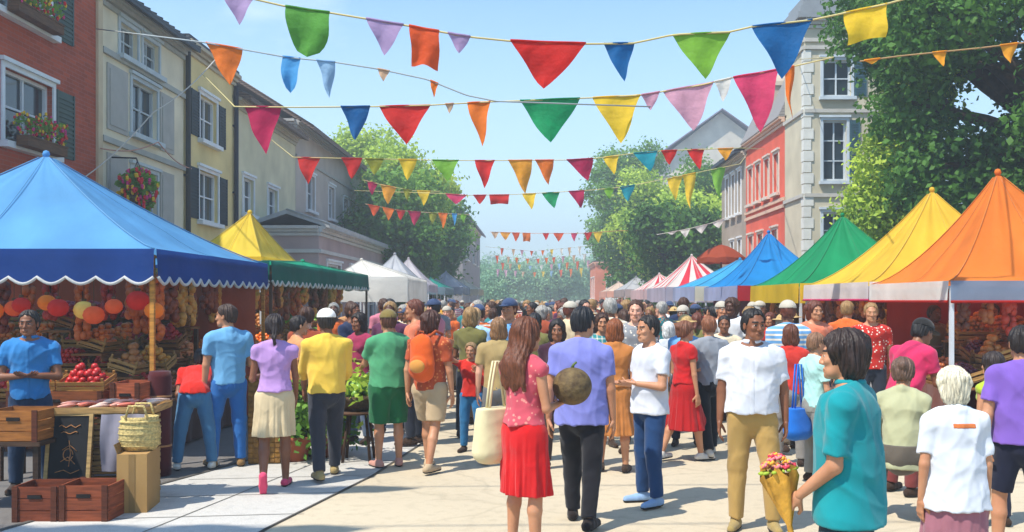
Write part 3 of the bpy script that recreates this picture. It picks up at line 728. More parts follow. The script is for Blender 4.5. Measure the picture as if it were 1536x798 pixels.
def tree(x, y, h, lobes, tone, label, n=9000, size=.22, group=None, trunk_r=.22, seed=1, base=0):
    """lobes: (dx, dy, z, rx, rz)"""
    root = empty('tree', (x, y, base)); tag(root, label, 'tree', group)
    me, cc = leaf_mesh('crown', [(a, b, c) for a, b, c, r_, q in lobes], [(r_, r_, q) for a, b, c, r_, q in lobes], n, size, seed)
    link('crown', me, leafm(*LEAF[tone], tone), root)
    rr = random.Random(seed); t = MB(); top = max(l[2] for l in lobes)
    mid = Vector((rr.uniform(-.2, .2), rr.uniform(-.2, .2), h*.42))
    t.tube([(0, 0, -.1), (0, 0, .3), mid*.5, mid], [trunk_r*1.5, trunk_r*1.1, trunk_r, trunk_r*.8], 10)
    for a, b, c, r_, q in lobes:
        e = Vector((a, b, c)); m_ = mid.lerp(e, .5)+Vector((rr.uniform(-.3, .3), rr.uniform(-.3, .3), .2))
        t.tube([mid-Vector((0, 0, .1)), m_, e], [trunk_r*.55, trunk_r*.35, trunk_r*.12], 7)
        for _ in range(4):
            v = Vector((rr.uniform(-1, 1), rr.uniform(-1, 1), rr.uniform(-.3, 1))).normalized(); s0 = m_.lerp(e, rr.random())
            t.tube([s0, s0+Vector((v.x*r_, v.y*r_, v.z*q))*.75], [trunk_r*.2, trunk_r*.05], 5)
    t.build('trunk', mat('bark', '4d3f32', .95, .3, 8, .8, 25), root); return root
def lobes(rng, n, R_, z0, zr, r0, rx=None):
    q = random.Random(rng); L = []
    for i in range(n):
        a = 2*math.pi*i/n*1.9+q.uniform(-.4, .4); d = R_*math.sqrt(q.random()); u = q.uniform(-1, 1)
        L.append((d*math.cos(a)*(rx or 1), d*math.sin(a), z0+u*zr, r0*q.uniform(.7, 1.15), r0*q.uniform(.55, .9)))
    return L
tree(12.5, 20.8, 12, lobes(3, 22, 4.1, 8.6, 4.1, 1.55)+[(-3.6, -.6, 4.6, 1.1, .9), (-4.1, 0, 6.2, .9, .8), (-2.4, -1, 3.7, 1.2, .9), (.5, -1.5, 3.4, 1.8, 1.2), (3, -1, 3.8, 2, 1.4), (1.5,-1,3.0,1.6,1.1), (-1,0,3.4,1.6,1.1), (4.5,0,6,2,2), (5,0,9,2,2), (-3,0,10.5,1.4,1.2), (-3.4,.4,8.2,1.2,1.1)], 'dark', 'huge dark green tree towering over the orange and yellow market tents', 120000, .17, trunk_r=.42, seed=3)
tree(9.15, 23.6, 8, [(0, 0, 5.2, .95, 1.1), (.5, 0, 6.6, .9, .9), (-.3, .3, 4.0, .9, .8), (.8, -.2, 7.8, .8, .8), (.4, .2, 3.2, .8, .7)], 'light', 'sunny yellow-green tree between the grey tower and the huge dark tree', 22000, .14, trunk_r=.14, seed=5)
TL = [(588, 305, 47, 2.6, 'mid', 'rounded green tree just past the grey gabled house on the left side'), (612, 272, 52, 2.6, 'light', 'tall bright green tree, highest crown on the left side of the street'),
      (575, 350, 44, 2.4, 'dark', 'dark low tree beside the mauve arcade on the left'), (640, 345, 58, 2.7, 'dark', 'dark green tree beyond the bright tall one on the left side'),
      (655, 318, 66, 2.2, 'mid', 'mid green tree with a lean crown above the far left roofs'), (528, 245, 56, 2.8, 'light', 'light green tree rising behind the grey gabled house roof')]
for i, (px, py, Y, r_, tn, lb) in enumerate(TL):
    c = P(px, py, Y); tree(c.x, Y, c.z*1.25, lobes(20+i, 10, r_*.62, c.z-.5, r_*.62, r_*.5)+[(0, 0, max(2.4, c.z-r_), r_*.7, r_*.6)], tn, lb, 16000, .26, trunk_r=.25, seed=20+i)
TR = [(940, 262, 74, 3.0, 'mid', 'flat topped green tree standing left of the distant cream building'), (1000, 300, 62, 3.4, 'light', 'yellow-green tree under the yellow pennants on the right side'),
      (1058, 318, 52, 3.2, 'light', 'bright tree next to the beige corner building on the right'), (1030, 370, 47, 2.6, 'dark', 'dark lower tree behind the brown parasol on the right'),
      (968, 350, 66, 3.3, 'dark', 'deep green tree behind the small coral building'), (925, 345, 88, 2.7, 'mid', 'smaller green tree left of the deep green tree, over the coral building'),
      (1085, 300, 60, 3.0, 'mid', 'green tree whose crown peeks over the beige corner building')]
for i, (px, py, Y, r_, tn, lb) in enumerate(TR):
    c = P(px, py, Y); tree(c.x, Y, c.z*1.25, lobes(40+i, 10, r_*.75, c.z-.4, r_*.68, r_*.5)+[(0, 0, max(2.4, c.z-r_), r_*.7, r_*.6)], tn, lb, 16000, .26, trunk_r=.25, seed=40+i)
q = random.Random(9)
FT = [(715, 420), (735, 410), (758, 408), (780, 412), (802, 406), (826, 402), (850, 398), (872, 394), (893, 388), (905, 398), (745, 424), (792, 422), (840, 420), (880, 416)]
for i, (px, py) in enumerate(FT):
    Y = 150+q.uniform(-15, 35); c = P(px, py+14, Y); r_ = q.uniform(3.6, 4.8)
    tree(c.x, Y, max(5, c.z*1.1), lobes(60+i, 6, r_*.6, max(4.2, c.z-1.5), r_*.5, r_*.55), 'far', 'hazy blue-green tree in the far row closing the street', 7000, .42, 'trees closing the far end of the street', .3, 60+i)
sw = []
for i in range(70):
    sw.append((q.uniform(-120, 120), q.uniform(0, 60), 6+q.uniform(-1, 5), q.uniform(4, 7), q.uniform(3, 5)))
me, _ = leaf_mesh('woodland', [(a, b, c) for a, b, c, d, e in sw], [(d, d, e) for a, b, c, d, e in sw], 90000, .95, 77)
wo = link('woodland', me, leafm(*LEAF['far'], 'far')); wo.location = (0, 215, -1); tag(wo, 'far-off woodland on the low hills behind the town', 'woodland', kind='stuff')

# ---------------------------------------------------------------- buildings
def facade(mb, o, u, n_, wd, ht, holes, dep=.18, mi=0, z0=0):
    """wall sheet with real openings; u along wall, n_ outward"""
    o = Vector(o); u = Vector(u); n_ = Vector(n_)
    us = sorted({0, wd, *[h[0] for h in holes], *[h[1] for h in holes]}); zs = sorted({z0, ht, *[h[2] for h in holes], *[h[3] for h in holes]})
    pt = lambda a, z, d=0: o+u*a+Vector((0, 0, z))-n_*d
    fl = u.cross(Vector((0, 0, 1))).dot(n_) < 0
    def quad(p): mb.add(p[::-1] if fl else p, [(0, 1, 2, 3)], mi)
    for i in range(len(us)-1):
        for k in range(len(zs)-1):
            cu = (us[i]+us[i+1])/2; cz = (zs[k]+zs[k+1])/2
            if any(h[0] < cu < h[1] and h[2] < cz < h[3] for h in holes): continue
            quad([pt(us[i], zs[k]), pt(us[i+1], zs[k]), pt(us[i+1], zs[k+1]), pt(us[i], zs[k+1])])
    for a, b, c, d in [h[:4] for h in holes]:
        quad([pt(a, c), pt(a, c, dep), pt(b, c, dep), pt(b, c)]); quad([pt(a, d, dep), pt(a, d), pt(b, d), pt(b, d, dep)])
        quad([pt(a, c), pt(a, d), pt(a, d, dep), pt(a, c, dep)]); quad([pt(b, c, dep), pt(b, d, dep), pt(b, d), pt(b, c)])
def bar(mb, o, u, n_, a, b, c, d, d0, d1, mi=0):
    o, u, n_ = Vector(o), Vector(u), Vector(n_); R3 = Matrix((u, n_, (0, 0, 1))).transposed()
    mb.box(o+u*(a+b)/2+n_*(d0+d1)/2+Vector((0, 0, (c+d)/2)), (b-a, d1-d0, d-c), R3, mi)
def window(parent, o, u, n_, a, b, c, d, frame='e4e6e6', shutter=None, sides='LR', cols=2, rows=2, sill=True, dep=.18):
    fm = paint(frame, 'trim'); w_ = MB(); t = .06
    bar(w_, o, u, n_, a, a+t, c, d, -dep+.02, -dep+.09); bar(w_, o, u, n_, b-t, b, c, d, -dep+.02, -dep+.09)
    bar(w_, o, u, n_, a+t, b-t, c, c+t, -dep+.02, -dep+.09); bar(w_, o, u, n_, a+t, b-t, d-t, d, -dep+.02, -dep+.09)
    for i in range(1, cols): x = a+(b-a)*i/cols; bar(w_, o, u, n_, x-.022, x+.022, c+t, d-t, -dep+.03, -dep+.075)
    for i in range(1, rows): z = c+(d-c)*i/rows; bar(w_, o, u, n_, a+t, b-t, z-.018, z+.018, -dep+.035, -dep+.07)
    m = 0.09                                          # surround on the wall face
    bar(w_, o, u, n_, a-m, a, c-.02, d+m, .002, .035); bar(w_, o, u, n_, b, b+m, c-.02, d+m, .002, .035); bar(w_, o, u, n_, a-m-.04, b+m+.04, d+m, d+m+.07, .002, .09); bar(w_, o, u, n_, a, b, d, d+m, .002, .035)
    f = w_.build('window', fm, parent)
    g = MB(); bar(g, o, u, n_, a+t, b-t, c+t, d-t, -dep-.01, -dep+.025); g.build('pane', glassm(), f)
    # curtains / dark room behind
    if sill:
        s = MB(); bar(s, o, u, n_, a-.14, b+.14, c-.13, c-.022, .003, .16); s.build('sill', fm, f)
    if shutter:
        sw_ = (b-a)*.42
        for sd in sides:
            x0, x1 = (a-m-.02-sw_, a-m-.02) if sd == 'L' else (b+m+.02, b+m+.02+sw_)
            s = MB(); bar(s, o, u, n_, x0, x1, c, d, .004, .03)
            nb = int((d-c)/.09)
            for i in range(nb):
                z = c+.06+(d-c-.12)*i/nb; bar(s, o, u, n_, x0+.05, x1-.05, z, z+.045, .03, .048)
            for e0, e1 in ((x0, x0+.05), (x1-.05, x1)): bar(s, o, u, n_, e0, e1, c, d, .0305, .052)
            s.build('shutter', paint(shutter, 'shutter'), f)
    return f
def building(name, label, side, x, y0, y1, ht, wins, m, roof='flat', depth=7, roofm=None, frame='e4e6e6', shutter=None, cornice='d8d2c4', front=(), fwins=(), overhang=.5, rise=1.8, bands=(), pitch=None):
    """side -1: left of the street (faces +x); +1: right (faces -x). wins in y coordinates (ya, yb, z0, z1, opts)"""
    root = empty(name, (x, (y0+y1)/2, 0)); tag(root, label, 'building'); off = Vector((-x, -(y0+y1)/2, 0))
    n_ = Vector((-side, 0, 0)); u = Vector((0, 1, 0)); o = Vector((0, y0-(y0+y1)/2, 0)); wd = y1-y0
    wb = MB(); H_ = [(w_[0]-y0, w_[1]-y0, w_[2], w_[3]) for w_ in wins]
    facade(wb, o, u, n_, wd, ht, H_)
    ou = Vector((side*depth, 0, 0)); uf = Vector((side, 0, 0)); nf = Vector((0, -1, 0)); of = o.copy()
    FH = [(w_[0], w_[1], w_[2], w_[3]) for w_ in fwins]
    facade(wb, of, uf, nf, depth, ht, FH)
    a = o+u*wd; wb.add([a, a+ou, a+ou+Vector((0, 0, ht)), a+Vector((0, 0, ht))], [(0, 1, 2, 3)])
    wb.add([o+ou, a+ou, a+ou+Vector((0, 0, ht)), o+ou+Vector((0, 0, ht))], [(0, 1, 2, 3)])
    wb.add([o+Vector((0, 0, ht)), a+Vector((0, 0, ht)), a+ou+Vector((0, 0, ht)), o+ou+Vector((0, 0, ht))], [(0, 1, 2, 3)])
    # dark interior lining so panes show a room
    if roof == 'gable_front':
        c = o+ou*.5; wb.add([o+Vector((0, 0, ht)), o+ou+Vector((0, 0, ht)), c+Vector((0, 0, ht+rise))], [(0, 1, 2)])
    wb.build('wall', m, root)
    for w_ in wins:
        kw = dict(frame=frame, shutter=shutter); kw.update(w_[4] if len(w_) > 4 else {}); window(root, o, u, n_, w_[0]-y0, w_[1]-y0, w_[2], w_[3], **kw)
    for w_ in fwins:
        kw = dict(frame=frame, shutter=shutter); kw.update(w_[4] if len(w_) > 4 else {}); window(root, of, uf, nf, w_[0], w_[1], w_[2], w_[3], **kw)
    if cornice:
        cb = MB(); cm = paint(cornice, 'cornice')
        for k_, (dz, pr) in enumerate(((-.30, .06), (-.18, .12), (-.08, .22))):
            bar(cb, o, u, n_, -.0, wd, ht+dz, ht+dz+.10-.002*k_, .002, pr)
            bar(cb, of, uf, nf, 0, depth, ht+dz, ht+dz+.10-.002*k_, .002, pr)
        for z in bands: bar(cb, o, u, n_, 0, wd, z, z+.12, .002, .07); bar(cb, of, uf, nf, 0, depth, z, z+.12, .002, .07)
        cb.build('cornice', cm, root)
    rm = roofm or mat('roof_slate', '3b424c', .7, .2, 3, .6, kind='tile')
    rb = MB(); e = overhang; Z = Vector((0, 0, 1))
    if roof == 'flat': rb.box(o+u*wd/2+ou/2+Z*(ht+.08), (depth+.3, wd+.02, .12))
    elif roof in ('gable', 'pent'):
        A = o-n_*(-e)-Z*.25*e*rise/depth*2; ang = None
        p0 = o+n_*e+Z*(ht-.0-e*rise*2/depth+.06); p1 = p0+u*wd; r0 = o+ou/2+Z*(ht+rise+.06); r1 = r0+u*wd; b0 = o+ou-n_*e+Z*(ht-e*rise*2/depth+.06); b1 = b0+u*wd; th = Z*.14
        V = [p0, p1, r1, r0, b0, b1]; V2 = [v+th for v in V]
        rb.add(V+V2, [(0, 3, 2, 1), (3, 4, 5, 2), (6, 7, 8, 9), (9, 8, 11, 10), (0, 1, 7, 6), (4, 10, 11, 5), (0, 6, 9, 3), (3, 9, 10, 4), (1, 2, 8, 7), (2, 5, 11, 8)])
        nb = int(wd/.35)
        for i in range(nb+1):
            s = u*(wd*i/nb)*.998; rb.tube([p0+s+th*1.05, r0+s+th*1.05], .03, 5)
    elif roof == 'gable_front':
        p0 = o+n_*e-Vector((0, e, 0))+Z*(ht+.02); L_ = u*(wd+e); r0 = o+ou/2-Vector((0, e, 0))+Z*(ht+rise+.12); b0 = o+ou-n_*e-Vector((0, e, 0))+Z*(ht+.02); th = Z*.14
        V = [p0, p0+L_, r0+L_, r0, b0, b0+L_]; V2 = [v+th for v in V]
        rb.add(V+V2, [(0, 3, 2, 1), (3, 4, 5, 2), (6, 7, 8, 9), (9, 8, 11, 10), (0, 1, 7, 6), (4, 10, 11, 5), (0, 6, 9, 3), (3, 9, 10, 4), (1, 2, 8, 7), (2, 5, 11, 8)])
    elif roof == 'mansard':
        b = [o+n_*.25+Z*ht, o+n_*.25+u*wd+Z*ht, o+ou+u*wd+Z*ht, o+ou+Z*ht]; i_ = .9
        t = [o-n_*i_+Z*(ht+rise)+u*i_*0, o-n_*i_+u*wd+Z*(ht+rise), o+ou+n_*i_+u*wd+Z*(ht+rise), o+ou+n_*i_+Z*(ht+rise)]
        rb.add(b+t, [(0, 1, 5, 4), (1, 2, 6, 5), (2, 3, 7, 6), (3, 0, 4, 7), (4, 5, 6, 7)])
    rf = rb.build('roof', rm, root)
    return root, rf, o, u, n_
brick = mat('brick_red', 'b8502f', .85, kind='brick')
B1, rf, o, u, n_ = building('brick_building', 'tall red brick building with flower filled windows behind the big blue tent', -1, -9, 14.2, 19.4, 8.95,
    [(15.85, 17.45, 4.5, 5.75, {'sides': 'R'}), (15.6, 17.35, 6.72, 8.2, {'sides': 'R'}),],
    brick, shutter='3f5550', cornice='c9c4b8', frame='dfe4e6')
pl = MB(); bar(pl, o, u, n_, 4.99, 5.19, 0, 8.6, .003, .06); pl.build('corner_strip', paint('cdb894', 'trim'), B1)
def flowers(mb, c, r_, n, sc=(1, 1, .8), leafn=80, seed=1, cols=3):
    q = random.Random(seed)
    for i in range(leafn):
        v = Vector((q.gauss(0, 1), q.gauss(0, 1), q.gauss(0, 1))).normalized()*r_*q.uniform(.5, 1.0); p = Vector(c)+Vector((v.x*sc[0], v.y*sc[1], v.z*sc[2])); a = Vector((q.gauss(0, 1), q.gauss(0, 1), q.gauss(0, 1))).normalized(); b = a.orthogonal()
        s = r_*.17; mb.add([p-a*s, p+b*s*.6, p+a*s, p-b*s*.6], [(0, 1, 2, 3)], 0)
    for i in range(n):
        v = Vector((q.gauss(0, 1), q.gauss(0, 1), q.gauss(0, 1))).normalized()*r_*q.uniform(.85, 1.08); p = Vector(c)+Vector((v.x*sc[0], v.y*sc[1], v.z*sc[2])); mi = 1+q.randrange(cols)
        for k in range(5):
            t = 2*math.pi*k/5; mb.ball(p+Vector((0, math.cos(t), math.sin(t)))*min(.03, r_*.09), min(.028, r_*.085), 5, mi)
FLM = [leafm(*LEAF['mid'], 'mid'), paint('d8202c', 'petal'), paint('e8c020', 'petal'), paint('d02a7a', 'petal')]
def flower_box(y, z, wd, label, seed):
    r0 = empty('flower_box', (-8.72, y, z)); tag(r0, label, 'flower box')
    b = MB().box((0, 0, .09), (.2, wd, .18)); b.box((.105, 0, .17), (.02, wd+.02, .03)); b.build('planter', wood('6a4a30'), r0)
    f = MB(); q = random.Random(seed)
    for i in range(int(wd/.22)): flowers(f, (q.uniform(-.03, .06), -wd/2+.1+i*.22, .30+q.uniform(0, .16)), q.uniform(.16, .26), 22, (.8, 1, 1), 60, seed*7+i)
    f.build('flowers', FLM, r0)
flower_box(16.6, 4.42, 1.35, 'red and yellow flowers in a box on the lower window of the brick building', 3)
flower_box(16.4, 6.64, 1.5, 'leafy flower box on the upper window of the brick building', 4)
B2, rf2, o2, u2, n2 = building('cream_house', 'narrow cream townhouse with grey white trim and dark ridged eaves next to the brick building', -1, -9, 19.42, 24, 8.25,
    [(20.3, 21.2, 7.15, 7.85), (21.5, 22.4, 7.15, 7.85), (20.9, 22.3, 5.55, 6.75), (20.9, 22.3, 3.5, 4.75)], wallm('e6dabc'), roof='gable', overhang=.45, rise=1.5, roofm=mat('roof_dark', '2c3640', .6, .25, 4, .5, kind='tile'), frame='b9c3c6', cornice='a9aaa2', bands=(5.1, 6.95))
for z0, z1 in ((3.2, 5.0), (5.3, 6.9)):
    for a, b in ((.25, 1.25), (3.05, 3.9)):
        pn = MB(); bar(pn, o2, u2, n2, a, b, z0+.1, z1-.1, .003, .03); bar(pn, o2, u2, n2, a+.1, b-.1, z0+.2, z1-.2, .031, .045); pn.build('wall_panel', paint('aaa79e', 'trim'), B2)
B3, *_ = building('tan_house', 'tan rendered townhouse with dark green shutters and dark downpipes', -1, -9, 24.02, 28.1, 8.5,
    [(25.15, 26.5, 6.15, 7.35), (25.1, 26.6, 3.95, 5.3)], wallm('e6cf90'), shutter='24323a', cornice='b9a888')
for yy, m_ in ((24.1, '3a3632'), (28.0, '2a2a34')):
    d = MB().tube([(.09, yy-26.06, 0), (.09, yy-26.06, 8.2)], .07, 8)
    for z in (1, 3, 5, 7): d.box((.05, yy-26.06, z), (.1, .18, .05))
    d.build('downpipe', paint(m_, 'pipe'), B3)
building('sage_house', 'pale sage house with two small pale framed windows above the yellow tent', -1, -9, 28.12, 35.3, 7.9,
    [(28.9, 30.0, 4.5, 5.6), (31.6, 32.8, 4.5, 5.6)], wallm('d8d0ac'), roof='gable', rise=1.2, overhang=.5, cornice='b5ab92', roofm=mat('roof_brown', '6f5c50', .8, .2, 4, .5, kind='tile'))
building('grey_house', 'grey weathered house with brown sloping roof left of the street trees', -1, -9, 35.32, 49, 8.6,
    [(37, 38.4, 5.4, 6.8), (41, 42.2, 5.4, 6.8), (44.2, 45.4, 5.0, 6.6), (46.4, 47.6, 5.0, 6.6)], wallm('bcb0a4'), roof='gable', rise=2.2, overhang=.7, cornice='a8a49c', bands=(4.6, 7.2), roofm=mat('roof_brown', '6f5c50'))
A, rfA, oA, uA, nA = building('arcade', 'low mauve market arcade with pale stepped cornice in front of the grey house', -1, -6.9, 30, 45, 4.15,
    [(31.2, 33.4, .2, 3.0), (35.0, 37.2, .2, 3.0), (38.8, 41, .2, 3.0)], wallm('b09a96'), roof='gable', depth=2.08, rise=.35, overhang=.35, cornice='c4c2bc', bands=(3.3,), roofm=mat('roof_zinc', 'a6a8a8', .5, .1, 3))
building('far_left_house', 'distant mauve roofed house beyond the left trees, at the street end', -1, -5.6, 74, 98, 8.6, [(78, 81, 5.2, 7.0), (86, 89, 5.2, 7.0), (92, 94, 5.2, 7.0)], wallm('9a9496'), roof='gable', rise=2.5, overhang=.6, roofm=mat('roof_mauve', '7a6f80', .8, .15, 2), depth=8)
building('far_timber_house', 'distant brown timber fronted house with pale window frames on the left', -1, -6.3, 58, 68, 3.6, [(59.5, 61.5, 1.4, 3.0), (63.5, 65.5, 1.4, 3.0)], wallm('8a5a3c'), roof='gable', rise=1.1, overhang=.5, depth=4, roofm=mat('roof_green', '4d7a58', .8, .15, 2))
# right side
C1, *_ = building('grey_tower', 'pale grey corner tower with white quoins and banded top beside the coral building', 1, 9, 31, 33.4, 11.1, [],
    wallm('c8bea4'), depth=3.1, cornice='bdb8ad', bands=(10.35, 10.1, 8.0, 5.2), shutter='2f5560', frame='c3ccd2',
    fwins=[(.62, 1.55, 8.55, 9.75, {'sides': 'R'}), (.62, 1.4, 5.75, 7.75, {'sides': 'R', 'rows': 3}), (.62, 1.4, 2.9, 4.7, {'sides': 'R', 'rows': 3})])
qn = MB()
for i in range(27):
    wq = .30 if i % 2 else .22; bar(qn, (0, -1.2, 0), (1, 0, 0), (0, -1, 0), -.03, wq, .1+i*.37, .1+i*.37+.34, .003, .035)
    bar(qn, (0, -1.2, 0), (0, 1, 0), (-1, 0, 0), 0, wq, .1+i*.37, .1+i*.37+.34, .003, .03)
qn.build('quoins', paint('d8d6cc', 'trim'), C1)
cap = MB()
for i, (z, e) in enumerate(((11.2, .28), (11.42, .18), (11.64, .06), (11.9, -.1))): cap.box((1.55, 0, z), (3.1+2*e, 2.4+2*e, .2))
cap.build('stepped_cap', paint('8b8f92', 'trim'), C1)
C2, rf, oc, uc, nc = building('coral_building', 'coral red building with arched windows and cream bands beside the grey tower', 1, 9, 33.42, 39.5, 8.35,
    [(34.2, 34.9, 5.75, 7.2), (35.6, 36.3, 5.75, 7.2), (37, 37.7, 5.75, 7.2), (38.3, 39, 5.75, 7.2), (34.4, 35.2, 2.2, 4.4), (36.6, 37.4, 2.6, 4.4), (38.2, 39, 2.6, 4.4)],
    wallm('dc6048'), roof='mansard', rise=2.4, depth=3.3, cornice='d9b49a', bands=(5.1, 5.35), roofm=mat('roof_mansard', '8e8a88', .7, .15, 3, .3, kind='tile'), frame='d8c8b8')
dm = MB(); dm.box((.35, .2, 9.4), (1.0, 1.3, 1.3)); dm.lathe((.0, .2, 9.9), [(.02, 0), (.02, .01)], 6)
pts = [(-.25, .2+.72*math.cos(t), 10.05+.55*math.sin(t)) for t in [math.pi*i/10 for i in range(11)]]; dm.tube(pts, .11, 8)
dm.add([(p[0], p[1], p[2]) for p in pts], [tuple(range(11))]); dm.add([(x+1.1, y, z) for x, y, z in pts]+pts, [(i, i+1, i+12, i+11) for i in range(10)])
dd = dm.build('dormer', paint('b5a898', 'trim'), rf)
building('beige_corner_house', 'beige house with narrow dark windows just past the coral building', 1, 9, 39.52, 44.6, 8.1, [(40.4, 41, 5.6, 7.4), (41.7, 42.3, 5.6, 7.4), (43, 43.6, 5.6, 7.4), (40.4, 41, 2.8, 4.4), (41.9, 42.5, 2.8, 4.4)], wallm('a8998a'), roof='gable', rise=1.2, cornice='c8c0b0')
D, *_ = building('cream_mansion', 'large distant cream building with mauve hipped roof above the right trees', 1, 10.8, 96, 112, 14.6, [(98, 100, 10, 12.6), (103, 105, 10, 12.6)], wallm('cfc6b6'), roof='gable_front', rise=6.5, overhang=.8, depth=17, cornice='c2bcae', roofm=mat('roof_mauve', '7a6f80', .8, .15, 2),
    fwins=[(2, 3.6, 10, 12.6), (6, 7.6, 10, 12.6), (9.8, 11.4, 10, 12.6), (13, 14.6, 10, 12.6)])
building('small_coral_house', 'small coral pink house at the far end, below the right trees', 1, 5.6, 84, 92, 5.2, [(85.5, 87, 2, 3.8), (88.5, 90, 2, 3.8)], wallm('d07e62'), roof='flat', depth=3.2, cornice='d8a890', fwins=[(1, 1.9, 2, 3.8)])
building('green_far_house', 'pale far house half hidden between the right street trees', 1, 7.6, 100, 118, 6.2, [(102, 104, 3, 5), (108, 110, 3, 5)], wallm('b0aba0'), roof='gable', rise=2, depth=6)
# red awning and hanging basket on the left facades
hk = empty('hanging_basket', (-8.38, 19.75, 3.98)); tag(hk, 'round hanging basket of pink and yellow flowers on the cream townhouse', 'hanging basket')
hb_ = MB().lathe((0, 0, 0), [(.08, -.28), (.22, -.2), (.31, 0), (.30, .02)], 14); hb_.build('basket', mat('wicker', '5a4630', .9, .3, 30, .6, 60), hk)
hc = MB(); [hc.tube([(.3*math.cos(t), .3*math.sin(t), 0), (0, 0, .75)], .008, 5) for t in (0, 2.1, 4.2)]; hc.tube([(0, 0, .75), (-.02, 0, .80), (-.54, 0, .82)], .018, 6); hc.build('bracket', paint('26262a', 'iron'), hk)
fb = MB(); flowers(fb, (0, 0, .22), .42, 90, (1, 1, .9), 420, 9); flowers(fb, (.05, 0, -.12), .30, 34, (1, 1, .8), 220, 11); fb.build('flowers', FLM, hk)
# ---------------------------------------------------------------- air
hz = MB().box((0, 158, 12.5), (560, 376, 27)); hzm = bpy.data.materials.new('haze'); hzm.use_nodes = True; t_ = hzm.node_tree
for n_ in list(t_.nodes):
    if n_.type == 'BSDF_PRINCIPLED': t_.nodes.remove(n_)
pv = t_.nodes.new('ShaderNodeVolumePrincipled'); pv.inputs['Color'].default_value = (.86, .94, 1, 1); pv.inputs['Density'].default_value = .0036; pv.inputs['Anisotropy'].default_value = .2
t_.links.new(pv.outputs[0], t_.nodes['Material Output'].inputs['Volume'])
tag(hz.build('haze', hzm), kind='stuff')
# ---------------------------------------------------------------- market tents
def tent(x0, x1, y0, y1, ze, ax, ay, az, top, val, vh, label, curve=1.35, scal=True, name='market_tent', val2=None, stripes=None, wrink=.034, seed=1, poles=True, polem=None, trim=None, group=None):
    cx, cy = (x0+x1)/2, (y0+y1)/2; root = empty(name, (cx, cy, 0)); tag(root, label, 'market tent', group)
    rs = random.Random(seed); mb = MB(); n = 28; m_ = 14
    C = [Vector((x0-cx, y0-cy, ze)), Vector((x1-cx, y0-cy, ze)), Vector((x1-cx, y1-cy, ze)), Vector((x0-cx, y1-cy, ze))]; A_ = Vector((ax-cx, ay-cy, az))
    for sd in range(4):
        a, b = C[sd], C[(sd+1) % 4]; vs = []; fs = []; mi = []; ph = rs.uniform(0, 6)
        for j in range(m_+1):
            t = j/m_
            for i in range(n+1):
                s = i/n; e = a.lerp(b, s); p = e.lerp(A_, t); p.z = ze+(az-ze)*(t**curve)-.05*math.sin(math.pi*s)*(1-t)*math.sin(math.pi*min(1, t*3+.0))
                w_ = 4*s*(1-s)
                p.z += wrink*w_*(math.sin(s*19+ph+t*2.5)+.6*math.sin(s*37-ph+t*4))*(1-t)**.5*(t**.35)
                vs.append(p)
        for j in range(m_):
            for i in range(n): fs.append((j*(n+1)+i, j*(n+1)+i+1, (j+1)*(n+1)+i+1, (j+1)*(n+1)+i))
        k0 = len(mb.f); mb.add(vs, fs, 0, True)
        if stripes:
            for q, f_ in enumerate(fs):
                if ((q % n)//4) % 2: mb.mi[k0+q] = 1
    mb.ball(A_+Vector((0, 0, .01)), .05, 6)
    mats = [canvas(top)]+([canvas(stripes)] if stripes else [])
    can = mb.build('canopy', mats, root)
    sm_ = MB()
    for sd in range(4):
        for s0 in (0, .5):
            e = C[sd].lerp(C[(sd+1) % 4], s0)
            pp = []
            for j in range(13):
                t = j/12*.97; p_ = e.lerp(A_, t); p_.z = ze+(az-ze)*(t**curve)+.012+(0 if s0 == 0 else -.05*(1-t)*math.sin(math.pi*min(1, t*3))+.02*(1-t)**.5*t**.35); pp.append(p_)
            sm_.tube(pp, .009 if s0 == 0 else .005, 4)
    sm_.build('seams', cloth('%02x%02x%02x' % tuple(int(int(top[i:i+2], 16)*.8) for i in (0, 2, 4))), can)
    for sd in range(4):
        a, b = C[sd], C[(sd+1) % 4]; L_ = (b-a).length; nn = max(2, int(L_/.30)); vb = MB(); out = (b-a).cross(Vector((0, 0, 1))).normalized()
        vs = []; fs = []; N_ = nn*8
        for i in range(N_+1):
            s = i/N_; p = a.lerp(b, s); wv = out*(.012+.012*math.sin(s*nn*2.1+sd)); q = abs(math.sin(math.pi*i/8)) if scal else 1
            dz = -vh*(.80+.20*q) if scal else -vh
            for z, k in ((.012, .2), (dz*.5, .7), (dz, 1.0)): vs.append(p+wv*k+out*.012+Vector((0, 0, z)))
        for i in range(N_):
            for k in range(2): fs.append((i*3+k, i*3+3+k, i*3+4+k, i*3+1+k))
        vb.add(vs, fs, 0, True); vm = canvas(val2[sd] if val2 else val)
        vo = vb.build('valance', vm, root)
        if trim:
            tb = MB(); pp = [vs[i*3+2]+out*.004 for i in range(N_+1)]; tb.tube(pp, .018, 5); tb.build('trim', canvas(trim), vo)
    fr = MB(); pm = polem or paint('c9ccd0', 'pole')
    for sd in range(4):
        a, b = C[sd]*1, C[(sd+1) % 4]*1; i_ = Vector((0, 0, -.07)); k = .985
        fr.tube([Vector((a.x*k, a.y*k, a.z-.07)), Vector((b.x*k, b.y*k, b.z-.07))], .018, 6)
        fr.tube([Vector((a.x*k, a.y*k, ze)).lerp(A_, t) * 1 + Vector((0, 0, ze+(az-ze)*t**curve-.10-(ze+(az-ze)*t))) for t in (0, .12, .25, .4, .55, .7, .85, .97)], .014, 6)
    fr.build('roof_frame', pm, root)
    for c in C:
        if poles:
            p = MB(); x, y = c.x*.98, c.y*.98; p.box((x, y, (ze-.05)/2), (.045, .045, ze-.05)); p.box((x, y, .012), (.14, .14, .02)); p.build('pole', pm, root)
    return root
orp = wood('c88a3a', 'pole_wood')
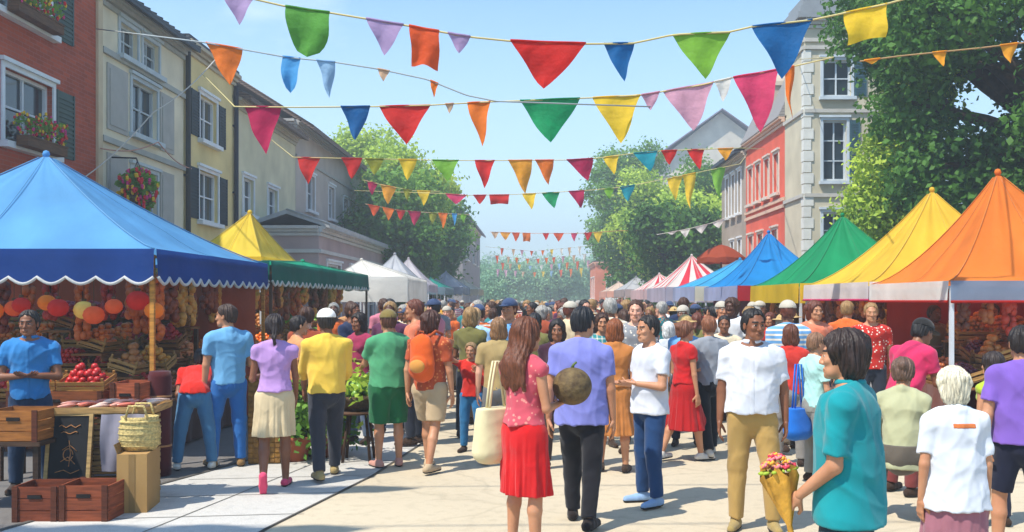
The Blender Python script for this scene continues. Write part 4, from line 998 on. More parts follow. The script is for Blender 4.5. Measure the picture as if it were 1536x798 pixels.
tent(-8.0, -4.0, 9.86, 14.0, 2.31, -5.95, 11.4, 3.55, '6cb4ea', '1d4a94', .36, 'big blue market tent with navy scalloped valance trimmed in white, nearest on the left', 1.24, polem=orp, trim='f0f0ea', seed=2)  # navy valance colour holds the shade of the camera-facing side, on all sides
tent(-4.9, -3.98, 14.1, 22.4, 2.36, -4.5, 18.2, 2.52, '1fae84', '0b6f66', .36, 'low green market awning with teal valance trimmed in white, behind the blue tent', 1.0, polem=paint('5a4030', 'pole'), trim='f0f0ea', seed=3)
tent(-6.35, -4.95, 17.0, 19.6, 2.56, -5.53, 18.2, 3.48, 'ffdc48', 'f8ca30', .3, 'bright yellow peaked tent rising behind the low green awning', 1.15, seed=4)
tent(-5.0, -3.15, 23.4, 27.5, 2.35, -4.6, 25, 2.85, 'f2efe6', 'f6f4ee', .62, 'plain white market tent right after the green awning', 1.0, scal=False, seed=5)
tent(-5.3, -3.6, 28.5, 31.5, 2.35, -4.45, 30, 3.25, 'cfd2d8', 'c4c8d0', .3, 'pale grey peaked tent following the plain white one', 1.3, seed=6)
tent(-5.6, -3.7, 33, 36, 2.35, -4.6, 34.4, 3.3, 'dcd6dc', 'b9b6c4', .3, 'lilac grey peaked tent under the dark left trees', 1.3, seed=7)
tent(-5.2, -3.6, 38, 42, 2.3, -4.4, 40, 2.7, '1f9a8c', '8aa0b0', .3, 'small teal tent far down the left side', 1.1, seed=8)
tent(-5.4, -3.4, 45, 50, 2.4, -4.4, 47, 3.2, 'b9c3d4', '98a6bc', .35, 'blue grey tent far down the left side past the teal one', 1.1, seed=9)
tent(-5.4, -3.2, 54, 60, 2.4, -4.3, 57, 3.1, 'e8e2d4', 'd8ccb8', .35, 'cream tent last in the left row', 1.1, seed=10)
# right row
tent(5.0, 8.0, 11.2, 13.82, 2.0, 6.22, 12.5, 3.48, 'f88c34', 'f8f4ee', .24, 'orange peaked market tent with pale valance, nearest on the right', 1.5, scal=False, val2=['8fa0b8', 'f8f4ee', 'f8f4ee', 'fbf7ee'], trim='c8281c', seed=11)  # camera-side valance coloured grey-blue for the shade on it
tent(5.0, 8.3, 13.9, 17.2, 2.04, 6.62, 15.5, 3.60, 'ffd040', 'f6eef0', .26, 'yellow peaked market tent between the orange and the green one', 1.5, scal=False, trim='e0407a', seed=12)
tent(4.95, 8.0, 17.35, 21.2, 2.08, 6.36, 19.2, 3.52, '16a266', 'f6c828', .36, 'green peaked market tent with yellow valance on the right', 1.5, scal=False, seed=13)
tent(4.7, 7.4, 21.5, 25.6, 2.1, 6.05, 24, 3.52, '1c92dc', 'c8202a', .34, 'sky blue peaked market tent beyond the green one on the right', 1.5, scal=False, val2=['c8202a', 'c4c6dc', 'c4c6dc', 'b9bcd8'], seed=14)
tent(4.5, 7.2, 26, 30, 2.15, 6.2, 28, 3.0, '48b4e8', 'e6dcc4', .40, 'pale blue low tent behind the sky blue one', 1.2, scal=False, val2=['e6dcc4', 'e6dcc4', 'e6dcc4', 'b9bcd8'], seed=15)
tent(4.4, 7.0, 31, 36, 2.2, 5.6, 33, 3.35, 'f2e8e2', 'b8b8cc', .5, 'white tent with red stripes far down the right side', 1.3, scal=False, stripes='e0384c', seed=16)
tent(4.5, 6.6, 38, 43, 2.2, 5.4, 40, 2.9, 'f2e8e2', 'd8c0c4', .4, 'second red striped white tent farther down the right side', 1.3, scal=False, stripes='e0384c', seed=17)
tent(4.5, 6.4, 46, 52, 2.3, 5.4, 49, 3.0, 'c8cad0', 'b9a8a8', .4, 'pale grey tent far down the right row', 1.2, seed=18)
tent(4.4, 6.2, 56, 62, 2.3, 5.3, 58, 2.9, 'e8d0c0', 'e8b0a0', .4, 'pale pink tent last in the right row', 1.2, seed=19)
# parasol
pr = empty('parasol', (6.0, 29.8, 0)); tag(pr, 'rust brown parasol standing over the sky blue tent on the right', 'parasol')
cp = MB(); pf = []
for k in range(17):
    pass
NS = 16; vs = [Vector((0, 0, 3.55))]; fs = []
for j in range(1, 5):
    for k in range(NS):
        t = 2*math.pi*k/NS; r_ = .78*j/4; vs.append(Vector((r_*math.cos(t), r_*math.sin(t), 3.55-.42*(j/4)**1.6-(0.03 if k % 2 else 0)*j/4)))
for k in range(NS): fs.append((0, 1+k, 1+(k+1) % NS))
for j in range(3):
    for k in range(NS): a = 1+j*NS; fs.append((a+k, a+NS+k, a+NS+(k+1) % NS, a+(k+1) % NS))
n0 = len(vs)
for k in range(NS): v = vs[1+3*NS+k]; vs.append(v+Vector((0, 0, -.16)))
for k in range(NS): fs.append((1+3*NS+k, n0+k, n0+(k+1) % NS, 1+3*NS+(k+1) % NS))
cp.add(vs, fs); cp.build('canopy', canvas('b44a22'), pr)
MB().tube([(0, 0, 0), (0, 0, 3.6)], .03, 8).build('pole', wood('7a5030'), pr); MB().lathe((0, 0, 0), [(.28, 0), (.28, .08), (.06, .16)], 14).build('base', paint('55524c', 'pole'), pr)

# ---------------------------------------------------------------- produce, crates, racks
PROD = {'oranges': ('f07818', .042), 'red apples': ('c8201c', .038), 'peppers': ('d83018', .040), 'lemons': ('f0b81c', .034), 'peaches': ('f09050', .038), 'tomatoes': ('d82a1a', .034),
        'potatoes': ('a06a3c', .036), 'onions': ('b8642c', .038), 'bread rolls': ('c07a38', .05), 'plums': ('5a1c30', .032), 'cabbages': ('7ea83a', .07), 'green peppers': ('4a8a28', .045), 'mangoes': ('f0a030', .045)}
_pc = {}
def crate_mesh(wd, dp, ht, key):
    if key in _pc: return _pc[key]
    mb = MB()
    for s in (-1, 1):
        for i in range(max(2, int(ht/.055))):
            z = .03+i*(ht-.03)/max(2, int(ht/.055)); h_ = .036
            mb.box((0, s*(dp/2-.006), z+h_/2), (wd-.004, .009, h_)); mb.box((s*(wd/2-.006), 0, z+h_/2+.002), (.009, dp-.022, h_))
        for t in (-1, 1): mb.box((s*(wd/2-.022), t*(dp/2-.022), ht/2+.012), (.022, .022, ht+.02))
    mb.box((0, 0, .012), (wd-.03, dp-.03, .012)); _pc[key] = mb.mesh('crate'); return _pc[key]
def heap_mesh(kind, wd, dp, seed):
    key = (kind, wd, dp, seed)
    if key in _pc: return _pc[key]
    q = random.Random(seed); r_ = PROD[kind][1]; mb = MB(); st = r_*1.75
    for L_ in range(4):
        sh = L_*.5*st; x = -wd/2+r_+sh
        while x < wd/2-r_*.9-sh*.6:
            y = -dp/2+r_+sh
            while y < dp/2-r_*.9-sh*.4:
                if L_ < 3 or q.random() < .75: mb.ball((x+q.uniform(-.3, .3)*r_*.6, y+q.uniform(-.3, .3)*r_*.6, L_*r_*1.25+q.uniform(-.2, .2)*r_), r_*q.uniform(.88, 1.12), 7, 0, .03, (1, 1, q.uniform(.85, 1)))
                y += st
            x += st
    _pc[key] = mb.mesh('produce'); return _pc[key]
def prodm(kind):
    m = mat('produce_'+kind.replace(' ', '_'), PROD[kind][0], .4, .15, 7, .15, 50, spec=.5, col2=tuple(x*.55 for x in lin(PROD[kind][0]))); return m
def mobj(name, me, m, loc, rz=0, sc=1):
    if not me.materials: me.materials.append(m)
    o = bpy.data.objects.new(name, me); COL.objects.link(o); o.location = loc; o.rotation_euler = (0, 0, rz); o.scale = (sc, sc, sc)
    o.material_slots[0].link = 'OBJECT'; o.material_slots[0].material = m; return o
def crate(x, y, z, rz, kind, where, wd=.46, dp=.34, ht=.15, wc='a8783c', tilt=0, seed=1, group=None):
    c = mobj('crate', crate_mesh(wd, dp, ht, ('c', wd, dp, ht)), wood(wc), (x, y, z), rz); tag(c, ('crate of %s %s' % (kind, where)) if kind else 'empty slatted crate '+where, 'crate', group)
    if kind:
        h_ = mobj('produce', heap_mesh(kind, wd-.05, dp-.05, seed % 3), prodm(kind), (x, y, z+ht-.05), rz); tag(h_, 'heap of %s in a crate %s' % (kind, where), 'produce', kind='stuff')
        if tilt: c.rotation_euler = (tilt, 0, rz); h_.rotation_euler = (tilt, 0, rz); h_.location = Vector((x, y, z))+c.rotation_euler.to_matrix() @ Vector((0, 0, ht-.05))
    elif tilt: c.rotation_euler = (tilt, 0, rz)
    return c
def rack(x, y, rz, ln, steps, label, dz=.27, z0=.62, dy=.36, cloth_c=None, wc='8a5a2c'):
    """stepped rack, front towards local -y"""
    r0 = empty('display_rack', (x, y, 0), rz); tag(r0, label, 'display rack')
    for i in range(steps):
        b = MB(); b.box((0, i*dy+dy/2, z0+i*dz-.012), (ln, dy-.01, .024)); b.box((0, i*dy+.008, z0+i*dz-.06), (ln-.006, .014, .07)); b.build('shelf', wood(wc), r0)
    for sx in (-1, 0, 1):
        b = MB(); b.box((sx*(ln/2-.04), .03, (z0-.03)/2), (.05, .05, z0-.03)); b.box((sx*(ln/2-.04), steps*dy-.05, (z0+(steps-1)*dz-.03)/2), (.05, .05, z0+(steps-1)*dz-.03)); b.build('leg', wood('5c3c22'), r0)
    if cloth_c:
        b = MB(); vs = []; fs = []; N_ = 60
        for i in range(N_+1):
            t = i/N_; x_ = -ln/2+ln*t; w_ = .015*math.sin(t*ln*16)
            vs += [(x_, -.012, z0-.03), (x_, -.02+w_*.6, z0*.5), (x_, -.02+w_*1.4, .04)]
        for i in range(N_):
            for k in (0, 1): fs.append((i*3+k, i*3+k+1, i*3+k+4, i*3+k+3))
        b.add(vs, fs, 0, True); b.build('skirt_cloth', cloth(cloth_c), r0)
    return r0
def fill_rack(x, y, rz, ln, steps, kinds, where, dz=.27, z0=.62, dy=.36, seed=1):
    q = random.Random(seed); n = int(ln/.49); ca, sa = math.cos(rz), math.sin(rz)
    for s in range(steps):
        for i in range(n):
            lx = -ln/2+(i+.5)*ln/n; ly = s*dy+dy/2
            kd = kinds[(i//2+s*2+q.randrange(2)) % len(kinds)]
            crate(x+ca*lx-sa*ly, y+sa*lx+ca*ly, z0+s*dz+.055, rz, kd, where, tilt=.30, seed=q.randrange(99), wc=q.choice(['a8783c', '8a5a2c', 'b88a4c']), group='produce crates '+where)
ORG = ['oranges', 'red apples', 'peppers', 'peaches', 'tomatoes', 'mangoes']; BRN = ['potatoes', 'onions', 'bread rolls', 'peaches', 'oranges']
rack(-6.15, 10.9, 0, 3.5, 4, 'stepped wooden produce rack facing the viewer under the big blue tent', cloth_c='5a2c1a')
fill_rack(-6.15, 10.9, 0, 3.5, 4, ORG, 'on the rack facing the viewer under the blue tent', seed=2)
rack(-4.25, 12.2, R(90), 2.9, 4, 'stepped wooden produce rack along the street edge of the blue tent', cloth_c='4a2a18')
fill_rack(-4.25, 12.2, R(90), 2.9, 4, BRN+ORG, 'on the street side rack under the blue tent', seed=5)
rack(-4.25, 16.2, R(90), 3.9, 4, 'stepped wooden rack at the near end under the green awning', cloth_c='6a4a28')
fill_rack(-4.25, 16.2, R(90), 3.9, 4, BRN, 'on the near rack under the green awning', seed=7)
rack(-4.25, 20.2, R(90), 3.6, 4, 'stepped wooden rack at the far end under the green awning', cloth_c='5a3a28')
fill_rack(-4.25, 20.2, R(90), 3.6, 4, ['cabbages', 'green peppers', 'oranges', 'bread rolls'], 'on the far rack under the green awning', seed=8)
# hanging goods under the blue tent: strings of peppers and round paper lanterns
def garland(x, y, z, n, c, label, r_=.05, group=None):
    g = empty('garland', (x, y, z)); tag(g, label, 'garland', group); q = random.Random(int(x*100+y*10))
    MB().tube([(0, 0, 0), (0, 0, -n*.07)], .006, 5).build('string', paint('6a5030', 'cord'), g)
    b = MB()
    for i in range(n):
        for k in range(4):
            t = q.uniform(0, 6.28); b.ball((math.cos(t)*r_*.9, math.sin(t)*r_*.9, -.08-i*.07+q.uniform(-.02, .02)), r_*q.uniform(.7, 1), 6, 0, 0, (1, 1, 1.25))
    b.build('peppers', mat('goods_'+c, c, .45, .18, 9, .2, 30, spec=.5), g)
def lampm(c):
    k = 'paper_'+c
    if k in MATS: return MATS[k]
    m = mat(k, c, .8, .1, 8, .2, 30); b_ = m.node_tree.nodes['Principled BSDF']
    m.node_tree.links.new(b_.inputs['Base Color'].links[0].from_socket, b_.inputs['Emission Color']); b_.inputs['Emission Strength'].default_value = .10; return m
def lantern(x, y, z, r_, c, label, group):
    g = empty('paper_lantern', (x, y, z)); tag(g, label, 'lantern', group)
    b = MB(); pr_ = [(r_*math.sin(math.pi*i/14)*(1+.05*(i % 2)), -r_*.92*math.cos(math.pi*i/14)) for i in range(1, 14)]; b.lathe((0, 0, 0), pr_, 18); b.build('shade', lampm(c), g)
    k = MB(); k.lathe((0, 0, r_*.9), [(r_*.25, 0), (r_*.25, .03)], 10); k.tube([(0, 0, r_*.9), (0, 0, 2.25-z)], .004, 4); k.build('hook', paint('6a5030', 'cord'), g)
q = random.Random(21)
for i in range(18):
    x = -7.75+i*.21; c, nm = [('f07a1c', 'orange'), ('c8281c', 'red'), ('ffc860', 'amber'), ('e85a28', 'vermilion')][q.randrange(4)]
    r_ = q.uniform(.09, .14); lantern(x, 10.2+q.uniform(0, .5), q.uniform(1.62, 1.80)-r_*.2, r_, c, '%s paper lantern hanging under the front edge of the blue tent' % nm, '%s lanterns in the front row of the blue tent' % nm)
for i in range(12):
    x = -7.6+i*.3; c, nm = [('b83018', 'red'), ('d8681c', 'orange'), ('8a3a1c', 'russet')][q.randrange(3)]
    garland(x, 10.6+q.uniform(0, .2), 2.1, q.randrange(7, 11), c, 'string of %s peppers hanging behind the lanterns under the blue tent' % nm, .055, '%s pepper strings under the blue tent' % nm)
for i in range(13):
    y = 10.5+i*.27; c, nm = [('c8641c', 'orange'), ('a0481c', 'russet'), ('e8a040', 'amber')][q.randrange(3)]
    garland(-4.55+q.uniform(-.15, .1), y, 2.15, q.randrange(6, 11), c, 'string of %s goods hanging along the street edge of the blue tent' % nm, .06, '%s strings along the blue tent' % nm)
for i in range(18):
    y = 14.5+i*.42; c, nm = [('c8641c', 'orange'), ('8a4a24', 'brown'), ('e8a040', 'amber')][q.randrange(3)]
    garland(-4.45+q.uniform(-.15, .1), y, 2.2, q.randrange(6, 11), c, 'string of %s goods hanging under the green awning' % nm, .065, '%s strings under the green awning' % nm)
# back cloths of the stalls
def panel(x, y, wd, ht, z, c, label, rz=0, shelves=3):
    g = empty('stall_backdrop', (x, y, 0), rz); tag(g, label, 'backdrop')
    b = MB(); vs = []; fs = []; N_ = 50
    for i in range(N_+1):
        t = i/N_; w_ = .03*math.sin(t*wd*9)+.015*math.sin(t*wd*23)
        vs += [(-wd/2+wd*t, w_, z), (-wd/2+wd*t, w_*.6, z+ht*.5), (-wd/2+wd*t, w_*.3, z+ht)]
    for i in range(N_):
        for k in (0, 1): fs.append((i*3+k, i*3+k+3, i*3+k+4, i*3+k+1))
    b.add(vs, fs, 0, True); b.build('cloth_panel', cloth(c), g); r_ = MB(); r_.tube([(-wd/2, 0, z+ht), (wd/2, 0, z+ht)], .02, 6); r_.build('rail', wood('6a4a30'), g)
panel(-6.0, 13.6, 3.9, 2.1, .1, 'b8502c', 'rust coloured cloth hung at the back of the blue tent')
panel(-5.75, 16.2, 4.0, 2.1, .1, '8a5030', 'brown cloth behind the near rack of the green awning', R(90))
panel(-5.75, 20.3, 3.8, 2.1, .1, '5a3428', 'dark brown cloth behind the far rack of the green awning', R(90))
panel(6.5, 13.6, 2.7, 1.8, .12, '8a2c18', 'brick red cloth at the back of the orange tent')
panel(7.8, 12.5, 2.4, 1.8, .12, '7a2818', 'brick red cloth down the far side of the orange tent', R(90))
panel(6.7, 16.9, 3.1, 1.85, .12, '5a2c1a', 'dark brown cloth at the back of the yellow tent'); panel(6.7, 14.1, 2.6, 1.75, .12, '6a3018', 'maroon cloth at the front of the yellow tent')
panel(6.5, 21.0, 2.9, 1.9, .12, '6a3c24', 'brown cloth at the back of the green tent'); panel(6.2, 25.4, 2.6, 1.9, .12, '7a2c24', 'red brown cloth at the back of the sky blue tent')
for (x, y, ln, st, kd, w_, sd) in ((5.25, 12.55, 2.3, 3, ['bread rolls', 'onions', 'plums', 'potatoes'], 'under the orange tent', 11), (5.25, 15.6, 2.9, 3, ['peaches', 'bread rolls', 'red apples'], 'under the yellow tent', 12), (5.2, 19.3, 3.3, 3, ['tomatoes', 'green peppers', 'onions'], 'under the green tent', 13)):
    rack(x, y, R(-90), ln, st, 'stepped produce rack facing the street '+w_, cloth_c='6a3424', z0=.7); fill_rack(x, y, R(-90), ln, st, kd, 'on the street rack '+w_, z0=.7, seed=sd)
rack(6.6, 11.5, 0, 2.2, 3, 'stepped rack facing the viewer under the orange tent', cloth_c='7a3424', z0=.7); fill_rack(6.6, 11.5, 0, 2.2, 3, ['bread rolls', 'potatoes', 'plums', 'onions'], 'on the front rack under the orange tent', z0=.7, seed=15)
for i in range(9):
    c, nm = [('6a3418', 'brown'), ('a05a28', 'tan'), ('b83a20', 'red')][i % 3]
    garland(5.3+i*.28, 11.5, 1.98, q.randrange(6, 10), c, 'string of %s goods hanging at the front of the orange tent' % nm, .055, '%s strings at the orange tent' % nm)
for i in range(12):
    c, nm = [('6a3418', 'brown'), ('c86a28', 'orange')][i % 2]
    garland(5.25, 14.2+i*.56, 1.98, q.randrange(6, 10), c, 'string of %s goods along the street edge of the yellow and green tents' % nm, .06, '%s strings along the right tents' % nm)
# ---------------------------------------------------------------- front left produce stand
def at(px, py, Y): return P(px, py, Y)
def wooden_box(cx, cy, z, d, wc, label, rz=0, cat='wooden box'):
    r0 = empty('wooden_box', (cx, cy, z), rz); tag(r0, label, cat); w_, dp, h_ = d; t = .014; b = MB(); n = 3
    for i in range(n):
        zz = h_*(i+.5)/n; hh = h_/n-.008
        for s in (-1, 1): b.box((0, s*(dp/2-t/2), zz), (w_, t, hh)); b.box((s*(w_/2-t/2), 0, zz), (t, dp-2*t-.002, hh))
    b.box((0, 0, .01), (w_-.03, dp-.03, .016)); b.build('planks', wood(wc, 'crate_wood'), r0)
    for s in (-1, 1):
        for q_ in (-1, 1): MB().box((q_*(w_/2-.03), s*(dp/2+.007), h_/2), (.045, .012, h_+.004)).build('batten', wood('5a2c18', 'crate_wood'), r0)
    l = MB(); l.box((0, -dp/2-.006, h_*.72), (.11, .008, .03)); l.build('handhold', paint('1c1410', 'dark'), r0)
    return r0
wooden_box(-3.98, 7.62, 0, (.37, .34, .29), '7a3a20', 'red brown wooden box on the ground in the left corner, left one of the pair')
wooden_box(-3.59, 7.62, 0, (.40, .34, .30), '8a4426', 'red brown wooden box on the ground beside its twin, nearer the road')
# low table carrying left plank box
tb = empty('trestle_table', (-4.55, 8.0, 0)); tag(tb, 'dark low trestle table at the left picture edge under a wooden box', 'table')
MB().box((0, 0, .58), (.9, .5, .035)).build('tabletop', wood('4a3424'), tb)
for sx in (-1, 1):
    for sy in (-1, 1): MB().box((sx*.40, sy*.20, .28), (.045, .045, .56)).build('leg', wood('3a2a1e'), tb)
wooden_box(-4.33, 7.95, .60, (.42, .36, .26), 'a0642c', 'tan wooden box on the trestle table before the blue shirted vendor')
# crate stack with tray of fish
for i in range(3):
    c = crate(-3.72, 8.35, i*.262, R(6), None, ['at the bottom of the stack under the fish tray', 'in the middle of the stack under the fish tray', 'at the top of the stack under the fish tray'][i], .62, .46, .235, '9a7a48')
ty = empty('fish_tray', (-3.74, 8.33, .79), R(6)); tag(ty, 'flat tray of pink fish and shellfish on top of the crate stack', 'tray')
t_ = MB(); t_.box((0, 0, .012), (.84, .52, .02)); [t_.box((s*.42, 0, .035), (.018, .54, .05)) for s in (-1, 1)]; [t_.box((0, s*.26, .036), (.82, .018, .05)) for s in (-1, 1)]; t_.build('tray', wood('b89058'), ty)
def fish_mesh():
    mb = MB(); n = 9; pr_ = [(0, .004), (.02, .020), (.06, .034), (.11, .036), (.16, .026), (.20, .012), (.215, .008)]; vs = []
    for x, r_ in pr_:
        for k in range(8): t = 2*math.pi*k/8; vs.append((x-.11, r_*.55*math.cos(t), r_*math.sin(t)*1))
    fs = [(i*8+k, i*8+(k+1) % 8, (i+1)*8+(k+1) % 8, (i+1)*8+k) for i in range(len(pr_)-1) for k in range(8)]; mb.add(vs, fs, 0, True)
    mb.add([(.10, 0, 0), (.15, 0, .04), (.135, 0, 0), (.15, 0, -.04)], [(0, 1, 2), (0, 2, 3)]); mb.add([(-.02, 0, .03), (.0, 0, .055), (.05, 0, .03)], [(0, 1, 2)]); return mb.mesh('fish')
fm_ = fish_mesh(); q = random.Random(4)
for i in range(30):
    c, nm = [('e8a088', 'pink'), ('d8735a', 'salmon red'), ('f0c8b0', 'pale')][i % 3]
    o = mobj('fish', fm_, mat('fish_'+c, c, .3, .15, 20, spec=.6), (-4.05+.13*(i % 6)+q.uniform(-.02, .02), 8.16+.085*(i//6)+q.uniform(-.015, .015), .845+q.uniform(0, .03)), q.uniform(-.4, .4)+R(80 if q.random() < .5 else 20)); o.rotation_euler.x = R(78)
    tag(o, '%s fish lying in the tray on the crate stack' % nm, 'fish', '%s fish in the tray' % nm)
# chalkboard
cb = empty('chalkboard', (-3.98, 7.93, 0), R(4)); tag(cb, 'black chalkboard with chalk drawing in a tan wooden frame leaning before the crates', 'chalkboard')
L_ = MB(); Rt = Matrix.Rotation(R(-9), 3, 'X')
def cbx(mb, x, z, w_, h_, d, yo=0): mb.box(Rt @ Vector((x, yo, z)), (w_, d, h_), Rt)
for s in (-1, 1): cbx(L_, s*.175, .42, .032, .80, .03)
cbx(L_, 0, .805, .318, .032, .028); cbx(L_, 0, .22, .318, .032, .028); L_.build('frame', wood('b0905c'), cb)
b = MB(); cbx(b, 0, .51, .318, .56, .012); b.build('board', mat('slate', '1c1c1e', .85, .3, 3), cb)
c = MB(); q = random.Random(3)
def stroke(pts): c.tube([Rt @ Vector((x, -.010, z)) for x, z in pts], .0045, 4)
stroke([(-.09+.02*i, .70+.012*math.sin(i*1.6)) for i in range(10)]); stroke([(-.07+.02*i, .645+.01*math.sin(i*1.3)) for i in range(8)])
stroke([(.0, .58), (.02, .47), (.01, .36)]); stroke([(-.05, .5), (.01, .54), (.07, .49)]); stroke([(-.06, .40), (0, .44), (.06, .38)]); stroke([(-.1, .31+.0), (-.03, .33), (.03, .30), (.1, .33)]); stroke([(.0+.04*math.cos(t), .46+.05*math.sin(t)) for t in [k*.5 for k in range(13)]])
c.build('chalk_marks', mat('chalk', 'b07a4c', .95, .3, 30), cb)
# cardboard box with woven bag and newspaper cloth
cd = empty('cardboard_box', (-3.36, 7.95, 0), R(8)); tag(cd, 'tall brown cardboard box standing beside the crate stack', 'box')
cbm = mat('cardboard', 'a98450', .9, .1, 2, .15, 50); k = MB(); k.box((0, 0, .25), (.24, .42, .50)); k.build('carton', cbm, cd)
k = MB(); [k.box((s*.12, 0, .515), (.005, .41, .14), Matrix.Rotation(R(20*s), 3, 'Y')) for s in (-1,)]; k.box((0, -.212, .26), (.05, .003, .48)); k.build('flap', mat('cardboard_tape', '8a6c40', .7, .1, 3), cd)
wb_ = empty('woven_bag', (-3.36, 7.97, .505), R(8)); tag(wb_, 'pale straw woven bag on top of the cardboard box', 'bag')
k = MB(); k.lathe((0, 0, 0), [(.13, 0), (.165, .05), (.17, .16), (.150, .26), (.155, .285), (.14, .28), (.12, .2)], 24, 0, 1, .8)
for i in range(5): k.lathe((0, 0, .03+i*.05), [(.150+.006*(i in (1, 2, 3)), 0), (.178-.003*abs(i-2), .012), (.150, .025)], 24, 0, 1, .8)
k.build('basketwork', mat('straw_weave', 'd0b878', .9, .25, 50, .8, 70), wb_)
[MB().tube([(-.09, s*.10, .27), (-.06, s*.11, .38), (.06, s*.11, .38), (.09, s*.10, .27)], .011, 6).build('handle', mat('straw_weave', 'd0b878'), wb_) for s in (-1, 1)]
nw = MB(); vs = []; fs = []
for i in range(13):
    for j_ in range(15):
        x = -.18+.03*i; z = .80-.035*j_; vs.append((x, -.03*math.sin(j_*.22)-.012*math.sin(i*1.2+j_*.3)-.01, z))
for i in range(12):
    for j_ in range(14): a = i*15+j_; fs.append((a, a+15, a+16, a+1))
nw.add(vs, fs, 0, True); o = nw.build('cloth', cloth('87838f', 5)); o.location = (-3.52, 8.02, .0); o.rotation_euler = (0, 0, R(6)); tag(o, 'grey violet cloth hanging over the front of the crate stack', 'cloth')
# produce crates on a trestle behind the fish
wooden_box(-4.68, 9.32, .55, (.95, .4, .34), '8a4a24', 'long red brown wooden box behind the fish tray'); wooden_box(-3.99, 9.32, .55, (.30, .4, .42), 'b05a38', 'tall terracotta coloured wooden box behind the woven bag')
ts = empty('trestle_table', (-4.55, 9.35, 0)); tag(ts, 'low plank table carrying the long wooden box behind the fish tray', 'table'); MB().box((0, 0, .535), (1.5, .5, .03)).build('tabletop', wood('6a4a30'), ts)
for sx in (-1, 1):
    for sy in (-1, 1): MB().box((sx*.68, sy*.2, .26), (.05, .05, .52)).build('leg', wood('4a3424'), ts)
ob = bpy.data.objects
# rolled dark red cloth, wicker hamper, potted greens, greens basket on stand
rr = empty('rolled_rug', (-3.78, 9.45, 0)); tag(rr, 'dark red rolled rug standing upright by the orange tent pole', 'rug')
k = MB(); k.lathe((0, 0, 0), [(.105, 0), (.11, .02), (.108, .5), (.112, 1.0), (.10, 1.06), (.05, 1.05)], 20); k.build('roll', cloth('4a1418', 20), rr)
[MB().lathe((0, 0, z), [(.113, 0), (.116, .01), (.113, .02)], 20).build('tie', cloth('a87850'), rr) for z in (.3, .8)]
hm_ = empty('wicker_hamper', (-2.92, 10.25, 0), R(5)); tag(hm_, 'tall tan wicker hamper standing by the light blue shirted man', 'hamper')
k = MB(); k.box((0, 0, .46), (.34, .36, .90))
for i in range(16):
    for j_ in range(6): k.box((-.142+.057*j_, -.183-(.006 if (i+j_) % 2 else 0), .05+i*.055), (.05, .012, .046)); k.box((.173+(.006 if (i+j_) % 2 else 0), -.15+.06*j_, .05+i*.055), (.012, .05, .046))
k.build('weave', mat('wicker_tan', '9a7034', .85, .3, 14, .5, 40), hm_); k = MB(); k.box((0, 0, .935), (.37, .39, .04)); k.build('lid', wood('8a6430'), hm_)
def potted(x, y, h_, label, seed, tone='mid'):
    g = empty('potted_plant', (x, y, 0)); tag(g, label, 'plant'); k = MB(); k.lathe((0, 0, 0), [(.12, 0), (.17, .24), (.185, .24), (.185, .28), (.16, .28), (.15, .22)], 16); k.build('pot', mat('terracotta', 'a0583a', .85, .15, 6), g)
    me, _ = leaf_mesh('foliage', [(0, 0, h_*.7), (.08, .05, h_*.5), (-.08, -.04, h_*.55)], [(.22, .22, h_*.32)]*3, 900, .085, seed); link('foliage', me, leafm(*LEAF[tone], tone), g)
potted(-2.62, 10.3, .85, 'leafy potted plant on the ground between the hamper and the yellow shirted man', 3); potted(-2.3, 10.6, .75, 'darker leafy potted plant behind the yellow shirted man', 4, 'dark')
gs = empty('vegetable_stand', (-1.93, 10.3, 0)); tag(gs, 'small wooden stand holding a basket of green vegetables', 'stand')
MB().lathe((0, 0, .54), [(.30, 0), (.30, .03)], 18).build('tabletop', wood('5a3c24'), gs)
for t in (.8, 2.4, 4.0, 5.5): MB().tube([(.14*math.cos(t), .14*math.sin(t), .54), (.22*math.cos(t), .22*math.sin(t), 0)], .018, 6).build('leg', wood('4a3424'), gs)
bk = empty('vegetable_basket', (-1.93, 10.3, .572)); tag(bk, 'dark round basket heaped with green vegetables on the small stand', 'basket')
MB().lathe((0, 0, 0), [(.2, 0), (.29, .12), (.30, .16), (.27, .16)], 20).build('basket', mat('wicker', '5a4630'), bk)
k = MB(); q = random.Random(5)
for i in range(26): t = q.uniform(0, 6.28); r_ = q.uniform(0, .2); k.ball((r_*math.cos(t), r_*math.sin(t), .17+(.2-r_)*.5), q.uniform(.05, .075), 7, 0, .08)
k.build('vegetables', prodm('cabbages'), bk); me, _ = leaf_mesh('leaves', [(0, 0, .25)], [(.24, .24, .1)], 280, .09, 9); link('leaves', me, leafm(*LEAF['light'], 'light'), bk)

# unseen cloth banners added above the view to throw shadow bands on the slabs
for x0, x1, y, z0, z1, lb in ((-7.2, -4.1, 6.4, 5.5, 6.35, 'plain blue cloth banner added out of view to shade the pavement, farther of the two'), (-7.4, -4.6, 4.6, 5.2, 7.0, 'tall plain blue cloth banner added out of view to shade the pavement, nearer one')):
    g = empty('added_shadow_banner', ((x0+x1)/2, y, z0)); tag(g, lb, 'banner'); wd = x1-x0; b = MB(); vs = []; fs = []
    for i in range(31):
        for k in range(7): vs.append((-wd/2+wd*i/30, .05*math.sin(i*.7+k*.5), (z1-z0)*k/6))
    for i in range(30):
        for k in range(6): a = i*7+k; fs.append((a, a+7, a+8, a+1))
    b.add(vs, fs, 0, True); b.build('cloth', cloth('2a5a9c'), g); MB().tube([(-wd/2-3, 0, z1-z0+.3), (-wd/2, 0, z1-z0), (wd/2, 0, z1-z0), (wd/2+9, 0, z1-z0+.8)], .012, 5).build('cord', paint('c8b87c', 'cord'), g)

for x, kd, sd in ((-4.92, 'oranges', 1), (-4.44, 'red apples', 2)): crate(x, 9.30, .90, R(3), kd, 'on the long wooden box behind the fish tray', seed=sd, ht=.12, tilt=.2)
